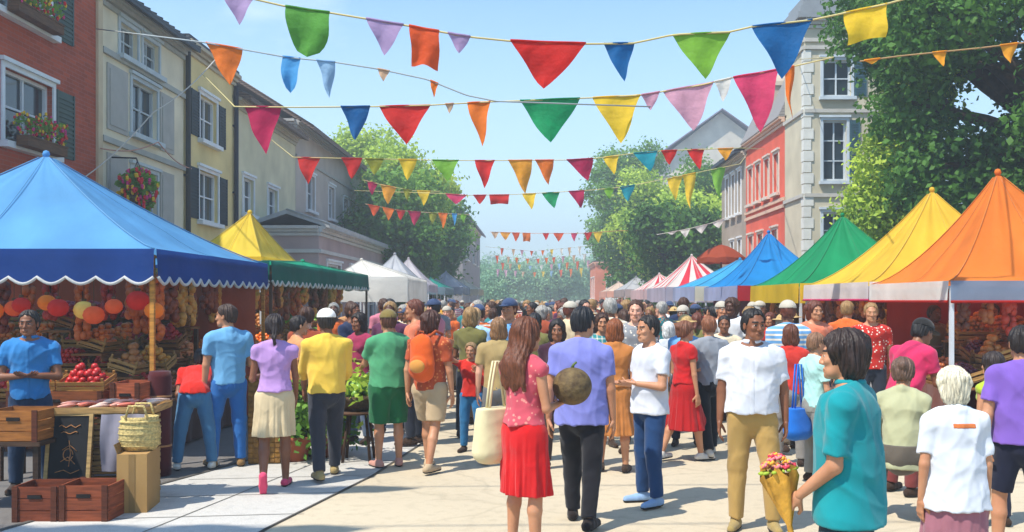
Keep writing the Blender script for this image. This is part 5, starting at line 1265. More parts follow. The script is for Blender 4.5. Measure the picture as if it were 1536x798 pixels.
# ---------------------------------------------------------------- bunting
FC = {'red': 'd8241c', 'blue': '0c62a0', 'green': '0a9a5c', 'yellow': 'f2cb30', 'lime': '7fb83a', 'crimson': 'c01850', 'orange': 'f07a20', 'amber': 'f4a428', 'lavender': 'b49ac4', 'pink': 'd8a0b4', 'rose': 'e0406c', 'skyblue': '4aa0dc', 'paleblue': '9cc4e4', 'white': 'ece8e0', 'teal': '1898a8', 'beige': 'dcb490', 'vermilion': 'ea5a24', 'leaf': '5aa03c', 'olive': '9a9a2c'}
CN = {'rose': 'pink', 'skyblue': 'sky blue', 'paleblue': 'pale blue', 'vermilion': 'orange red', 'leaf': 'leaf green'}
def bunting(pts, Y, flags, label, cordc='c8b87c', r_=.011, ends=None, group=None, dY=0):
    """pts: the cord in photo pixels at distance Y (dY: extra distance per pixel of x); flags: (x0, x1, y_bottom, colour, tip)"""
    cpx = sum(p[0] for p in pts)/len(pts)
    def W(px, py): return P(px, py, Y+dY*(px-cpx))
    pts = sorted(pts); org = W(cpx, sum(p[1] for p in pts)/len(pts)); root = empty('bunting', org); tag(root, label, 'bunting', group)
    def cy(x):
        for (a, b), (c, d) in zip(pts, pts[1:]):
            if a <= x <= c: return b+(d-b)*(x-a)/(c-a)
        return pts[0][1] if x < pts[0][0] else pts[-1][1]
    # smooth cord
    xs = np.linspace(pts[0][0], pts[-1][0], 60); C = [W(x, cy(x))-org for x in xs]
    if ends: C = ([Vector(ends[0])-org] if ends[0] else [])+C+([Vector(ends[1])-org] if ends[1] else [])
    MB().tube(C, r_, 5).build('cord', paint(cordc, 'cord'), root)
    q = random.Random(int(Y*10)+len(flags))
    for (x0, x1, yb, col, tip) in flags:
        a, b = W(x0, cy(x0))-org, W(x1, cy(x1))-org; hgt = (yb-(cy(x0)+cy(x1))/2)/F*Y; n = 10; m_ = 8; vs = []; fs = []; ph = q.uniform(0, 6)
        for j in range(m_+1):
            v = j/m_
            for i in range(n+1):
                s = i/n; p = a.lerp(b, s)
                if tip == 'sq': wdt = 1-.12*v; cx_ = .5; rnd = .10*(1-math.cos((s-.5)*math.pi))*0
                elif tip == 'round': wdt = math.sqrt(max(0, 1-v**2.6)); cx_ = .5
                else: wdt = (1-v)**.86; cx_ = .5+tip
                cxx = .5+(cx_-.5)*v; ss = cxx+(s-.5)*wdt; p = a.lerp(b, ss); p.z -= hgt*v*(1-.04*math.cos((s-.5)*6))
                amp = hgt*.07*(.25+v); p.y += amp*math.sin(ss*7+ph+v*3)+amp*1.3*math.sin(v*4+ph)-hgt*.10*v
                p.x += .02*hgt*math.sin(v*7+ph); vs.append(p)
        for j in range(m_):
            for i in range(n): k = j*(n+1)+i; fs.append((k, k+1, k+n+2, k+n+1))
        mb = MB(); mb.add(vs, fs, 0, True)
        hem = [vs[i]+Vector((0, -.006, .004)) for i in range(n+1)]; mb.tube(hem, .012*min(1, Y/12)+.002, 5)
        o = mb.build('pennant', flagm(FC[col]), root)
        if len({f[3] for f in flags}) > 1: o['label'] = '%s pennant' % CN.get(col, col)
T_ = 0
bunting([(335, -12), (430, 10), (500, 20), (620, 40), (700, 55), (770, 62), (880, 66), (950, 65), (1010, 52), (1095, 48), (1127, 40), (1218, 30), (1265, 20), (1330, 6), (1400, -14)], 10.2,
    [(332, 380, 36, 'lavender', .1), (430, 496, 84, 'leaf', 'round'), (550, 606, 82, 'lavender', 0), (615, 660, 100, 'vermilion', 'sq'), (672, 706, 80, 'lavender', 0), (767, 880, 132, 'red', -.06), (905, 951, 122, 'blue', .15), (1008, 1095, 118, 'lime', .05), (1127, 1218, 116, 'blue', .0), (1265, 1330, 62, 'yellow', 'sq')],
    'nearest and highest bunting, with the big red pennant and the square yellow one', ends=((-8.9, 12.5, 9.4), (9.3, 18.5, 8.2)))
bunting([(262, 58), (308, 64), (363, 74), (430, 86), (500, 93), (570, 104), (640, 119), (700, 143), (745, 152)], 13.2,
    [(308, 363, 125, 'orange', .2), (423, 450, 138, 'skyblue', 'round'), (475, 503, 145, 'paleblue', .2), (566, 584, 122, 'beige', 0), (645, 657, 146, 'orange', 0)], 'thin bunting sloping down from the tan house with one big orange pennant', 'a0a8a8', ends=((-8.9, 19.0, 7.3), (1.8, 14.2, 4.72)))
bunting([(352, 160), (440, 161), (560, 160), (640, 158), (730, 153), (860, 148), (960, 143), (1050, 128), (1110, 114), (1170, 104), (1250, 86)], 14.2,
    [(365, 420, 230, 'crimson', .15), (512, 556, 210, 'blue', 0), (568, 645, 215, 'red', .05), (668, 681, 170, 'beige', 0), (700, 735, 219, 'orange', .2), (780, 870, 213, 'green', 0), (888, 960, 214, 'yellow', .1), (962, 990, 165, 'pink', 0), (994, 1070, 196, 'pink', .1), (1072, 1098, 152, 'white', 0), (1100, 1168, 198, 'rose', .1), (1176, 1192, 178, 'orange', 0)],
    'bunting with the big green pennant between red, orange and yellow ones', ends=((-8.95, 25.2, 7.9), (8.9, 31.5, 9.9)))
bunting([(440, 236), (540, 238), (640, 240), (720, 241), (850, 240), (900, 237), (950, 230), (1000, 226), (1110, 222)], 22,
    [(445, 480, 275, 'red', 0), (513, 544, 268, 'red', 0), (548, 576, 262, 'olive', 0), (598, 626, 270, 'yellow', 0), (648, 688, 271, 'lime', .1), (712, 742, 281, 'red', 0), (763, 799, 289, 'amber', .2), (803, 831, 276, 'orange', .2), (850, 890, 271, 'crimson', .3), (904, 928, 262, 'yellow', .2), (950, 986, 257, 'teal', .2), (992, 1016, 247, 'red', 0), (1030, 1056, 254, 'red', .2), (1076, 1100, 240, 'amber', 0)],
    'bunting across the middle of the street with a crimson and two amber pennants', ends=((-8.95, 31, 7.3), (8.95, 36, 7.6)))
bunting([(655, 290), (700, 293), (765, 292), (840, 288), (890, 285), (940, 280), (1000, 268), (1110, 246)], 29,
    [(668, 700, 306, 'rose', 0), (710, 730, 306, 'red', 0), (734, 764, 306, 'red', 'sq'), (783, 804, 314, 'yellow', .2), (812, 839, 312, 'green', .2), (853, 877, 312, 'crimson', .3), (905, 922, 298, 'lime', 0), (930, 953, 302, 'teal', 0), (1000, 1024, 300, 'yellow', 0), (1024, 1044, 313, 'yellow', 0), (1066, 1088, 298, 'lime', 0)],
    'bunting with a small green pennant and yellow ones hanging before the right trees', ends=((-6.9, 36, 6.0), (8.95, 39, 7.9)))
bunting([(545, 270), (575, 278), (620, 286), (660, 287)], 31, [(550, 566, 292, 'crimson', 0), (570, 594, 306, 'amber', 0), (604, 618, 300, 'olive', 0), (626, 646, 308, 'yellow', 0)], 'short bunting with amber and yellow pennants before the dark left trees')
bunting([(548, 306), (600, 316), (660, 320), (705, 322)], 36, [(552, 570, 324, 'vermilion', 0), (574, 592, 330, 'orange', 0), (594, 608, 330, 'red', 0), (612, 632, 338, 'crimson', 0), (642, 656, 336, 'olive', 0), (658, 672, 342, 'orange', 0), (678, 686, 338, 'skyblue', 0), (690, 700, 334, 'lime', 0)], 'lower bunting of small red and orange pennants on the left, along the dark trees', 'c8a48c')
bunting([(735, 348), (800, 350), (870, 350), (930, 346), (990, 345), (1050, 336), (1110, 322)], 48,
    [(737, 748, 358, 'beige', 0), (750, 766, 360, 'amber', 0), (768, 780, 362, 'vermilion', 0), (784, 796, 362, 'orange', 'sq'), (814, 824, 360, 'red', 0), (830, 846, 362, 'vermilion', 0), (856, 866, 362, 'rose', 0), (876, 888, 361, 'red', 0), (890, 904, 364, 'yellow', 0), (984, 998, 362, 'amber', 0), (1010, 1024, 352, 'amber', 0)], 'far bunting of tiny orange and red pennants strung above the crowd', 'd88a5a')
bunting([(985, 352), (1030, 344), (1070, 334), (1112, 318)], 40, [(1000, 1016, 352, 'white', 0), (1020, 1036, 356, 'white', 0), (1042, 1062, 350, 'white', 0), (1068, 1088, 342, 'white', 0)], 'white pennant bunting before the right trees near the beige corner house', 'dcdcd0')
bunting([(1290, 92), (1350, 84), (1410, 78), (1470, 72), (1536, 64), (1600, 52)], 13, [(1296, 1320, 84+12, 'amber', 0), (1398, 1420, 100, 'amber', .2), (1500, 1527, 95, 'amber', 0), (1570, 1590, 80, 'amber', 0)], 'bunting with small amber pennants across the huge dark tree', 'a8885c', ends=(None, (10.5, 14.5, 6.4)))
for i, (Y, yy) in enumerate(((62, 376), (78, 388), (98, 398), (120, 408))):
    q = random.Random(i); fl = []; x = 742+q.uniform(0, 10)
    cols = ['beige', 'yellow', 'white', 'orange', 'pink', 'paleblue', 'vermilion']
    while x < 880: fl.append((x, x+5, yy+8, q.choice(cols), 0)); x += q.uniform(11, 18)
    bunting([(728, yy-6), (800, yy+1), (890, yy-8)], Y, fl, ['farthest visible bunting, lowest row of tiny pale pennants', 'tiny pale pennants on the second lowest far bunting', 'tiny pale pennants on the third lowest far bunting', 'tiny pale pennants on the fourth lowest far bunting'][3-i], 'c8c4b8')
def rope(pts, label, c='c8c0b4', r_=.014):
    o = MB(); W = [Vector(p) for p in pts]; og = W[0]; L_ = []
    for a, b in zip(W, W[1:]):
        for k in range(8): t = k/8; p = a.lerp(b, t); L_.append(p-og-Vector((0, 0, .12*math.sin(math.pi*t))))
    L_.append(W[-1]-og); o.tube(L_, r_, 5); r0 = o.build('rope', paint(c, 'cord')); r0.location = og; tag(r0, label, 'rope')
rope([(-8.93, 18.0, 3.95), (-8.35, 20.5, 5.9), (-8.2, 24.1, 8.0)], 'pale rope running up from the brick building to the eaves of the tan house')
rope([(-8.9, 19.2, 4.9), (-8.6, 21.4, 5.4), (-8.9, 24.3, 5.2)], 'faded red and white rope strung across the cream townhouse', 'c08a78')
# ---------------------------------------------------------------- people
def person_at(px, top, Y, face, label, lod=0, group=None, **p):
    p['h'] = min(1.9, max(1.1, H0-(top-VY)/F*Y)) if top else p.get('h', 1.7)
    p.setdefault('seed', int(px))
    return make_person(p, ((px-VX)/F*Y, Y, p.get('z', .012)), R(face), label, group, lod), p
# face: 0 = back to the viewer, 180 = towards the viewer, -90 = towards the right, 90 = towards the left
near = []
near.append(person_at(45, 466, 8.65, 200-360, 'vendor in a blue shirt with folded arms behind the chalkboard and crates', arms=('cross', 'cross'), topc='2f78b4', botc='1e3450', hair='1a120e', skin='brown', collar='2f78b4', hyaw=-.2))
near.append(person_at(292, 486, 9.75, 12, 'person in red top and blue jeans bending forward over the produce under the blue tent', arms=('fwd', 'fwd'), lean=1.15, legs='wide', topc='d0281c', botc='44769e', hair='2a1a12', skin='brown', shoec='d8d8d0', hpitch=-.3, hem=-.0))
near.append(person_at(343, 457, 9.9, 30, 'man in light blue tee and blue jeans at the produce, beside the wicker hamper', arms=('hold', 'hang'), topc='6aa4cc', botc='2a68ac', hair='3a2418', skin='tan', shoec='8a6a40', hyaw=.9))
near.append(person_at(412, 472, 8.8, 14, 'woman in lilac top and beige skirt stepping away on pink shoes', arms=('swingf', 'hold'), fem=True, topc='b48cc4', bot='skirt', skirtlen=.40, flare=.03, botc='cdb892', hair='241410', hairstyle='tail', skin='brown', legs='kick', shoec='d8486a', sleeve=.25, shoe='low'))
near.append(person_at(490, 461, 9.3, 20, 'man in yellow shirt, dark trousers and white cap, seen from behind', arms=('down', 'down'), topc='e8c04a', botc='33343c', hair='2a2018', capc='efece4', brim=False, sleeve=1.45, skin='brown', legs='walk', fat=1.06, shoec='a08a5a', loose=1.05))
near.append(person_at(583, 466, 9.9, 26, 'person in green tee and dark green knee shorts seen from behind', arms=('hang2', 'fwd'), topc='4f9a6c', bot='shorts', botc='1a6238', leglen=1.0, legw=.03, hair='5a3420', skin='tan', fat=1.12, legs='stand', shoec='c08a7a', capc='7a6a3a', brim=False, loose=1.12))
near.append(person_at(645, 464, 9.7, -20, 'person in beige shorts and rust tee wearing an orange backpack', arms=('hang', 'hang2'), topc='a84a28', pat='print', pc='c87a48', bot='shorts', botc='b29a78', hair='4a2414', hairstyle='curly', skin='tan', legs='walk2', leglen=.85, legw=.02, shoec='b8a080'))
near.append(person_at(707, 515, 10.9, 170, 'girl in red top and blue jeans lifting her arms in the street centre', fem=True, arms=('up', 'phone'), topc='c0281c', botc='2a6c9c', hair='94744a', hairstyle='tail', skin='tan', sleeve=1.8, legs='relax'))
near.append(person_at(786, 478, 6.4, -44, 'woman with long auburn hair, rose top and bright red skirt, turned to the right', fem=True, arms=('hold', 'down'), topc='c4505e', pat='print', pc='d88a80', bot='skirt', skirtlen=.46, flare=.03, botc='c4161a', hair='6c3a1e', hairstyle='long', sleeve=0, skin='tan', legs='relax', shoec='7a3a24', hyaw=-.1, hem=.05, belt='2a1618', beltz=.075))
near.append(person_at(872, 457, 7.35, -14, 'man in periwinkle purple tee and black trousers seen from behind', arms=('hang', 'hang2'), topc='7c80c4', botc='1c1b20', hair='14141a', skin='tan', legs='walk2', shoec='241c1a', loose=1.14, hem=-.10, fat=1.08, hyaw=-.3))
near.append(person_at(975, 474, 8.1, 118, 'man in white tee and navy jeans facing left, forearms raised at his waist', arms=('hold', 'cross'), topc='cfd2da', botc='1c3c66', hair='1c1410', skin='tan', shoec='8aa8cc', loose=1.08, hem=-.08, legs='relax', fat=1.05))
near.append(person_at(922, 480, 9.6, -8, 'woman in an ochre dress half hidden behind the purple shirted man', fem=True, arms=('hang', 'hang'), topc='b8743a', bot='skirt', skirtlen=.5, botc='b8743a', hair='8a4a20', hairstyle='bob', skin='tan', sleeve=0))
near.append(person_at(1026, 480, 10.3, -60, 'woman in a red dress between the white tee man and the grey shirted man', fem=True, arms=('hang', 'hold'), topc='b81a1c', bot='skirt', skirtlen=.52, botc='a81618', hair='7a4a30', hairstyle='bun', skin='tan', sleeve=.3, shoec='d8d0c4', legs='walk'))
near.append(person_at(1064, 472, 10.6, 10, 'person in grey shirt and black trousers seen from behind', arms=('swingf', 'hang2'), topc='8b9098', botc='16181e', hair='8a5434', skin='tan', legs='walk', shoec='c8c0b0'))
near.append(person_at(1128, 464, 7.2, 168, 'man in white shirt and khaki trousers with brown belt facing the viewer', arms=('hang', 'hang2'), topc='d4d6dc', botc='ad8c50', hair='181210', skin='brown', collar='d4d6dc', legs='relax', shoec='9a8450', hyaw=.45, fat=1.1, loose=1.08, hem=-.0, belt='5a3018', sleeve=.72))
near.append(person_at(1186, 488, 10.0, -20, 'person in red tee and grey trousers seen from behind, beside the khaki man', arms=('hang', 'hang'), topc='c0342a', botc='84807c', hair='6a3a24', hairstyle='bob', skin='tan', fem=True))
near.append(person_at(1222, 500, 9.0, -70, 'person in a white and aqua tee facing the right stalls', arms=('hold', 'hang'), topc='a8d4cc', botc='8a8880', hair='8a6448', skin='tan', hairstyle='short', fem=True))
near.append(person_at(1274, 497, 4.35, 56, 'man in a teal shirt with thick dark hair, largest and nearest, looking left', arms=('hang', ((.10, .10, -1), (-.15, .85, -.75), (-.8, .1, -.3))), topc='128a90', botc='20303c', hair='2e1c14', hairstyle='curly', skin='tan', collar='128a90', loose=1.10, hem=-.13, fat=1.12, sleeve=.8, hyaw=.15, legs='relax', grip=('L',)))
near.append(person_at(1352, 470, 8.5, -62, 'man in a crimson shirt and dark cap leaning over the orange stall', arms=('fwd', 'down'), lean=.42, topc='c42c58', botc='7a3a38', hair='181210', skin='brown', capc='22201e', hpitch=.2))
near.append(person_at(1350, 606, 7.4, -20, 'person in a sage top crouching beside the white haired woman', fem=True, arms=('down', 'fwd'), legs='crouch', lean=.3, topc='a8a884', botc='5a5248', hair='6a5040', hairstyle='bun', skin='tan', sleeve=1.5) if False else person_at(1352, 0, 7.4, -25, 'person in a sage top crouching beside the white haired woman', fem=True, arms=('down', 'fwd'), legs='crouch', lean=.35, hem=-.12, topc='a8a884', botc='5a5248', hair='6a5040', hairstyle='bun', skin='tan', sleeve=1.5, h=1.66))
near.append(person_at(1432, 553, 5.05, -2, 'elderly woman with short white hair, white tee and long mauve skirt, seen from behind', fem=True, arms=('hang', 'hang2'), topc='cfd4dc', bot='skirt', skirtlen=.74, flare=.03, botc='9a6470', hair='e2d8bc', hairstyle='curly', skin='tan', fat=1.22, loose=1.12, legs='stand', sleeve=.75, hem=-.12, hpitch=.1))
near.append(person_at(1492, 530, 7.3, 20, 'young person in a lime top and navy trousers at the right edge', fem=True, arms=('hang', 'hang'), topc='a4b432', botc='181e34', hair='2a1a14', hairstyle='bob', skin='tan', sleeve=.1))
near.append(person_at(1534, 490, 6.2, -14, 'person in a purple tee and navy shorts cut by the right picture edge', arms=('hang', 'hang2'), topc='7a5ab0', bot='shorts', botc='161a30', hair='20140e', skin='tan', fat=1.1, loose=1.1))
near.append(person_at(1490, 468, 12.9, 150, 'vendor in a brown tee with dark hair inside the orange stall', 1, arms=('hold', 'hold'), topc='6a4026', botc='3a2a20', hair='1c120c', skin='brown', z=.12))
near.append(person_at(1400, 470, 12.95, 200, 'vendor in an olive shirt standing inside the orange stall on its left', 1, arms=('hold', 'cross'), topc='5a5030', botc='3a2a20', hair='1c120c', skin='dark', z=.12))
near.append(person_at(232, 472, 13.3, 170, 'vendor in a rust tee behind the racks of the blue tent', 1, arms=('hold', 'hold'), topc='8a4020', botc='3a2a20', hair='1c120c', skin='brown'))
near.append(person_at(446, 474, 10.6, -60, 'man in an apricot tee behind the lilac topped woman', 1, arms=('hold', 'hang'), topc='d09060', botc='5a4a30', hair='20140e', skin='tan'))
near.append(person_at(540, 470, 11.6, 150, 'woman in a magenta top behind the basket of greens', 1, fem=True, arms=('hold', 'hold'), topc='9a3050', botc='5a6a80', hair='20140e', hairstyle='bob', skin='brown'))
near.append(person_at(748, 478, 10.0, 4, 'person in a khaki tee and grey trousers behind the auburn haired woman', 1, arms=('hang', 'hang'), topc='a89060', botc='6a6a6c', hair='8a6440', hairstyle='bob', skin='fair'))
near.append(person_at(712, 462, 12.6, -12, 'man in a white and sky blue shirt in the street centre, seen from behind', 1, arms=('hang', 'phone'), topc='9cc4ec', botc='5a6a80', hair='c8a070', skin='fair'))
near.append(person_at(1003, 484, 12.4, 14, 'white haired person in a pale grey tee in the street centre', 1, arms=('hang', 'hang'), topc='c4c8cc', botc='8a8a8c', hair='dcdcd8', hairstyle='bob', skin='fair'))
near.append(person_at(1086, 474, 12.0, 172, 'man in a cream tee with black hair behind the khaki man', 1, arms=('hang', 'hang'), topc='d8c8a8', botc='6a5a48', hair='1a1210', skin='brown'))
near.append(person_at(836, 480, 9.8, 176, 'woman in a dark plum top behind the purple shirted man', 1, fem=True, arms=('hang', 'hang'), topc='3a1c2c', botc='44302c', hair='1a1210', hairstyle='bob', skin='brown'))
ppl = {int(r['label'].find('x') and 0) if False else r['label'][:18]: (r, p) for r, p in near}
# ---- carried things
def find(s):
    for r, p in near:
        if s in r['label']: return r, p
r_, p_ = find('auburn')
hp = (jw(r_, p_, 'wrR')+jw(r_, p_, 'wrL'))/2
fwd = Vector((-math.sin(r_.rotation_euler.z), math.cos(r_.rotation_euler.z), 0)); rgt = Vector((fwd.y, -fwd.x, 0))
wr = jw(r_, p_, 'wrR'); g = empty('melon', wr+fwd*.03+rgt*.085+Vector((0, 0, .12))); tag(g, 'big round brown melon held on the auburn haired woman\'s forearm', 'melon')
mm = MB(); prf = [(.135*math.sin(math.pi*i/18)+.001, -.130*math.cos(math.pi*i/18)) for i in range(19)]; mm.lathe((0, 0, 0), prf, 28)
mm.build('rind', mat('melon_rind', '6a5838', .75, .35, 24, .6, 60, col2='4a3a28'), g); k = MB(); k.tube([(0, 0, .125), (.01, 0, .15), (.03, .01, .165)], [.012, .009, .008], 6); k.build('stem', paint('5a6a30', 'stem'), g)
def tote(c, rz, c1, label, wd=.34, ht=.40, dp=.13, strap=.36):
    g = empty('tote_bag', c, rz); tag(g, label, 'bag'); s = SDF(); [s.cone((x_*.92, 0, -ht*.02), (x_, .01*math.sin(x_*30), -ht*.84), dp*.34, dp*.55, .08) for x_ in (-wd*.38, -wd*.19, 0, wd*.19, wd*.38)];  s.fn(folds(5, .004)); s.cut((0, 0, -.02), (0, 0, 1))
    V, Q = s.mesh(.009); link('bag_body', np_mesh('bag', V, Q), cloth(c1), g)
    for sy in (-.018, .018): MB().tube([(-wd*.24, sy, -.03), (-wd*.16, sy, strap*.5), (-.02, sy, strap), (.02, sy, strap), (wd*.16, sy, strap*.5), (wd*.24, sy, -.03)], .010, 6).build('strap', cloth(c1), g)
sh = jw(r_, p_, 'shL'); tote(sh-rgt*.06-fwd*.04+Vector((0, 0, -.26)), r_.rotation_euler.z+R(82), 'd8cba0', 'cream canvas tote bag hanging from the auburn haired woman\'s left shoulder', wd=.32, ht=.38, strap=.30)
r_, p_ = find('orange backpack'); ch = jw(r_, p_, 'chest'); fwd = Vector((-math.sin(r_.rotation_euler.z), math.cos(r_.rotation_euler.z), 0))
g = empty('backpack', ch-fwd*.20+Vector((0, 0, -.04)), r_.rotation_euler.z); tag(g, 'orange backpack with amber pocket on the back of the rust tee person', 'backpack')
s = SDF(); s.cone((0, 0, -.14), (0, 0, .10), .135, .12, .03, (0, 1, 0), .6); s.ell((0, -.07, -.09), (.10, .06, .09), None, .02); s.fn(folds(8, .006)); V, Q = s.mesh(.008); link('pack_body', np_mesh('pack', V, Q), cloth('d85a1e'), g)
s = SDF(); s.ell((0, -.105, -.10), (.085, .045, .07), None, .02); V, Q = s.mesh(.007); link('pocket', np_mesh('pocket', V, Q), cloth('c88a40'), g)
for sx in (-1, 1): MB().tube([(sx*.08, .02, .20), (sx*.11, .10, .25), (sx*.12, .22, .22), (sx*.13, .29, .08), (sx*.13, .26, -.08)], .016, 6).build('strap', cloth('a8481c'), g)
MB().tube([(-.03, 0, .21), (-.02, -.01, .25), (.02, -.01, .25), (.03, 0, .21)], .008, 6).build('handle', cloth('a8481c'), g)
# bouquet held by the teal shirted man
r_, p_ = find('teal shirt'); hd = jw(r_, p_, 'wrL'); fo = Matrix.Rotation(r_.rotation_euler.z, 3, 'Z') @ Vector(p_['J']['foL'])
hand = hd+fo*.07; g = empty('bouquet', hand+Vector((0, 0, -.10))); tag(g, 'bouquet of pink and yellow flowers in yellow paper held by the teal shirted man', 'bouquet')
g.rotation_euler = (R(-8), R(-10), 0); g.scale = (.50, .50, .70)
k = MB(); vs = []; fs = []
for j_, (z, r0) in enumerate(((-.13, .030), (.0, .026), (.10, .07), (.24, .125), (.36, .165))):
    for i in range(20): t = 2*math.pi*i/20; rr_ = r0*(1+.16*math.sin(i*1.9+j_)*(j_ > 1)); vs.append((rr_*math.cos(t), rr_*math.sin(t), z+(.05*math.sin(i*1.9) if j_ == 4 else 0)))
for j_ in range(4):
    for i in range(20): fs.append((j_*20+i, j_*20+(i+1) % 20, (j_+1)*20+(i+1) % 20, (j_+1)*20+i))
k.add(vs, fs, 0, True); k.build('wrapping_paper', mat('paper_yellow', 'd8a03c', .7, .2, 9, .4, 25), g)
k = MB(); q = random.Random(8)
for i in range(34):
    t = q.uniform(0, 6.28); rr_ = .155*math.sqrt(q.random()); c = Vector((rr_*math.cos(t), rr_*math.sin(t), .37+(.155-rr_)*.7)); mi = q.randrange(3)
    for u_ in range(9):
        a = 2*math.pi*u_/9+i; d = .018 if u_ % 2 else .026; k.ball(c+Vector((math.cos(a)*d, math.sin(a)*d, .004*(u_ % 3))), .016, 6, mi, 0, (1, 1, .7))
    k.ball(c+Vector((0, 0, .01)), .014, 6, (mi+1) % 3)
k.build('blossoms', [paint('e07a80', 'petal'), paint('e8a83a', 'petal'), paint('c43a4a', 'petal')], g)
lf = MB()
for i in range(14): t = i*2.4; d = Vector((math.cos(t), math.sin(t), .5)); lf.ball(Vector((.15*math.cos(t), .15*math.sin(t), .36)), .035, 6, 0, 0, (abs(d.x)+.3, abs(d.y)+.3, .35))
lf.build('leaves', leafm(*LEAF['light'], 'light'), g)
# patch on the elderly woman's tee
r_, p_ = find('elderly'); J = p_['J']; s = top_sdf(J, dict(p_, sleeve=0)); pc = J['chest']+[0, 0, .055]; T = J['T']
s.fn(lambda g, X, Y, Z: g-.004); s.cut(pc+[.075+.02, 0, 0], (1, 0, 0)); s.cut(pc-[.075-.02, 0, 0], (-1, 0, 0)); s.cut(pc+[0, 0, .016], (0, 0, 1)); s.cut(pc-[0, 0, .016], (0, 0, -1)); s.cut(pc-[0, .03, 0], (0, 1, 0))
V, Q = s.mesh(.006); link('printed_bar', np_mesh('bar', V*(p_['h']/1.75), Q), cloth('c8703c'), r_)
# blue bag by the aqua person
r_, p_ = find('aqua'); c = jw(r_, p_, 'shL'); tote(c+Vector((-.10, -.12, -.40)), R(30), '1c6ac4', 'bright blue shoulder bag beside the aqua topped person', wd=.26, ht=.28, strap=.40)

# ---- the crowd: prototypes with their parts, then copies with clothes of their own
CH = [('black', '171215'), ('brown', '4a2c1a'), ('auburn', '6a3420'), ('fair', 'a07c4c'), ('grey', 'a8a49c')]
CT = [('orange', 'd8672c'), ('red', 'b8281e'), ('white', 'd8d8d8'), ('sky blue', '6aa0d0'), ('brown', '6e4428'), ('tan', 'b88a5c'), ('olive', '6e6a3a'), ('coral', 'd87858'), ('navy', '24304e'), ('grey', '84868a'), ('mustard', 'c8942c'), ('teal', '2a7c80'), ('pink', 'c8788a'), ('rust', '94442a'), ('plum', '5a2c48'), ('cream', 'cdbb98')]
CB = [('', '2a2e3a'), ('', '3a4a66'), ('', '6a5a48'), ('', '1c1c22'), ('', 'a89878')]
SK = ['tan', 'brown', 'fair', 'dark', 'tan', 'brown']
protos = {1: [], 2: []}
PD = [dict(arms=('hang', 'hang2'), legs='stand'), dict(arms=('swingf', 'swingb'), legs='walk'), dict(arms=('hold', 'hang'), legs='relax'), dict(fem=True, arms=('hang', 'hold'), hairstyle='bob', legs='relax'),
      dict(fem=True, arms=('swingb', 'swingf'), hairstyle='long', bot='skirt', skirtlen=.5, legs='walk2'), dict(fem=True, arms=('hold', 'hold'), hairstyle='tail', legs='stand'), dict(arms=('phone', 'hang'), legs='relax', fat=1.12), dict(fem=True, arms=('down', 'hang'), hairstyle='bun', bot='skirt', skirtlen=.4), dict(arms=('hip', 'hang'), legs='relax', bot='shorts', hairstyle='curly'), dict(arms=('hold', 'hold'), legs='stand', capc='3a4a6a', seed=4), dict(fem=True, arms=('hang', 'hold'), hairstyle='bob', hatc='c8a870', legs='relax'), dict(arms=('hang', 'hang'), legs='walk', capc='b8b0a0', brim=False, fat=1.15)]
q = random.Random(12)
combos = [(h_, t, v) for h_ in range(len(CH)) for t in range(len(CT)) for v in range(3)]; q.shuffle(combos)
spots = []
def free(x, y, d):
    return all((x-a)**2+(y-b)**2 > d*d for a, b in spots)
for r_, p_ in near: spots.append((r_.location.x, r_.location.y))
pts_c = []
def road_l(y): return -3.3 if y > 14 else -2.6+(y-10)*.0
for (y0, y1, n, d, xl, xr) in ((10.8, 14, 26, .62, -2.9, 4.6), (14, 19, 48, .62, -3.3, 4.5), (19, 28, 62, .75, -3.2, 4.2), (28, 42, 50, .9, -3.2, 4.1), (42, 75, 44, 1.2, -3.1, 4.0)):
    k = 0; tries = 0
    while k < n and tries < 3000:
        tries += 1; x, y = q.uniform(xl, xr), q.uniform(y0, y1)
        if free(x, y, d): spots.append((x, y)); pts_c.append((x, y)); k += 1
for d_ in (1, 2):
    for i, pd in enumerate(PD):
        p = dict(pd); p['seed'] = 30+i; p['fold'] = 1; p.setdefault('hairstyle', 'short'); p['h'] = 1.75
        protos[d_].append((make_person(p, (0, 0, 0), 0, 'x', None, d_), p))
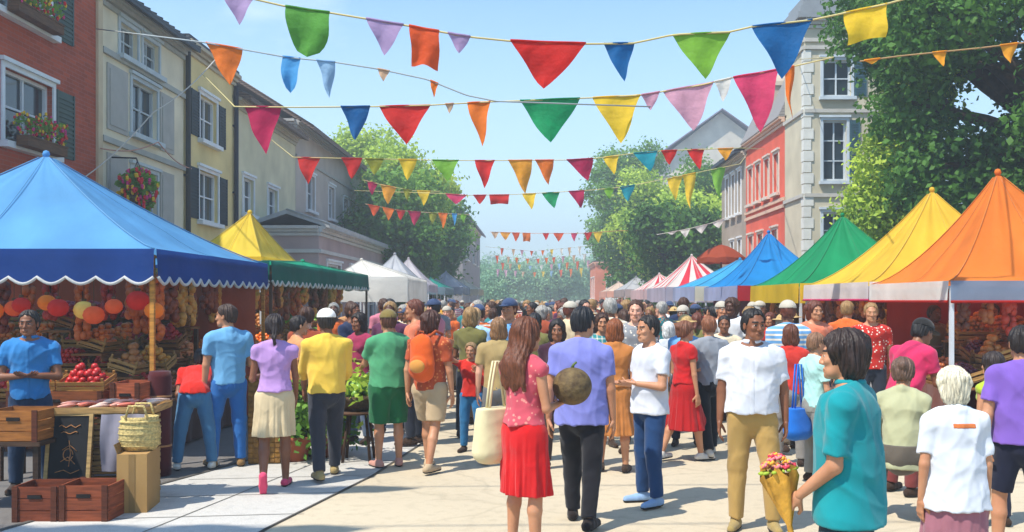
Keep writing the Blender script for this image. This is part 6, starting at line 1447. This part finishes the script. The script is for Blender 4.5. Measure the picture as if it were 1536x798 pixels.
used = set()
for i, (x, y) in enumerate(sorted(pts_c, key=lambda a: a[1])):
    lv = 1 if y < 19 else 2; k = q.randrange(len(PD)); root0, pd = protos[lv][k]
    hI, tI, vI = combos[i % len(combos)]; sk = q.choice(SK)
    if vI == 0: rz = q.uniform(-35, 35); vw = 'seen from behind'
    elif vI == 1: rz = q.uniform(140, 220); vw = 'facing the viewer'
    else:
        sgn = q.choice((-1, 1)); rz = sgn*q.uniform(60, 115); vw = 'in profile facing left' if sgn > 0 else 'in profile facing right'
    first = (lv, k) not in used
    if first: r_ = root0; used.add((lv, k))
    else: r_ = copy_tree(root0)
    hgt = (q.uniform(1.56, 1.70) if pd.get('fem') else q.uniform(1.66, 1.82)); sc = hgt/1.75
    r_.location = (x, y, .012); r_.rotation_euler = (0, 0, R(rz)); r_.scale = (sc, sc*q.uniform(.95, 1.08), sc)
    dist = 'front of crowd' if y < 14 else 'amid the crowd' if y < 26 else 'deep in far crowd'
    r_['label'] = '%s haired person in %s top, %s, %s' % (CH[hI][0], CT[tI][0], vw, dist); r_['category'] = 'person'; r_['group'] = 'people in the crowd filling the street'
    bc = q.choice(CB)[1]
    for ch in kids(r_):
        nm = ch.name.split('.')[0]; 
        def setm(i_, m):
            ch.material_slots[i_].link = 'OBJECT'; ch.material_slots[i_].material = m
        if nm == 'body': setm(0, skinm(sk)); setm(3, hairm(CH[hI][1]))
        elif nm == 'hair': setm(0, hairm(CH[hI][1]))
        elif nm == 'shirt':
            pt = (i*7+3) % 9; c2_ = CT[(tI+5) % len(CT)][1] if pt == 0 else 'd8d0c0'
            setm(0, cloth(CT[tI][1]) if pt > 3 else cloth(CT[tI][1], pat=('print', 'stripe', 'check', 'print')[pt], c2=c2_))
        elif nm in ('trousers', 'shorts', 'skirt'): setm(0, cloth(bc))
for lv in (1, 2):
    for k, (r0, _) in enumerate(protos[lv]):
        if (lv, k) not in used:
            for c in kids(r0): bpy.data.objects.remove(c)
            bpy.data.objects.remove(r0)
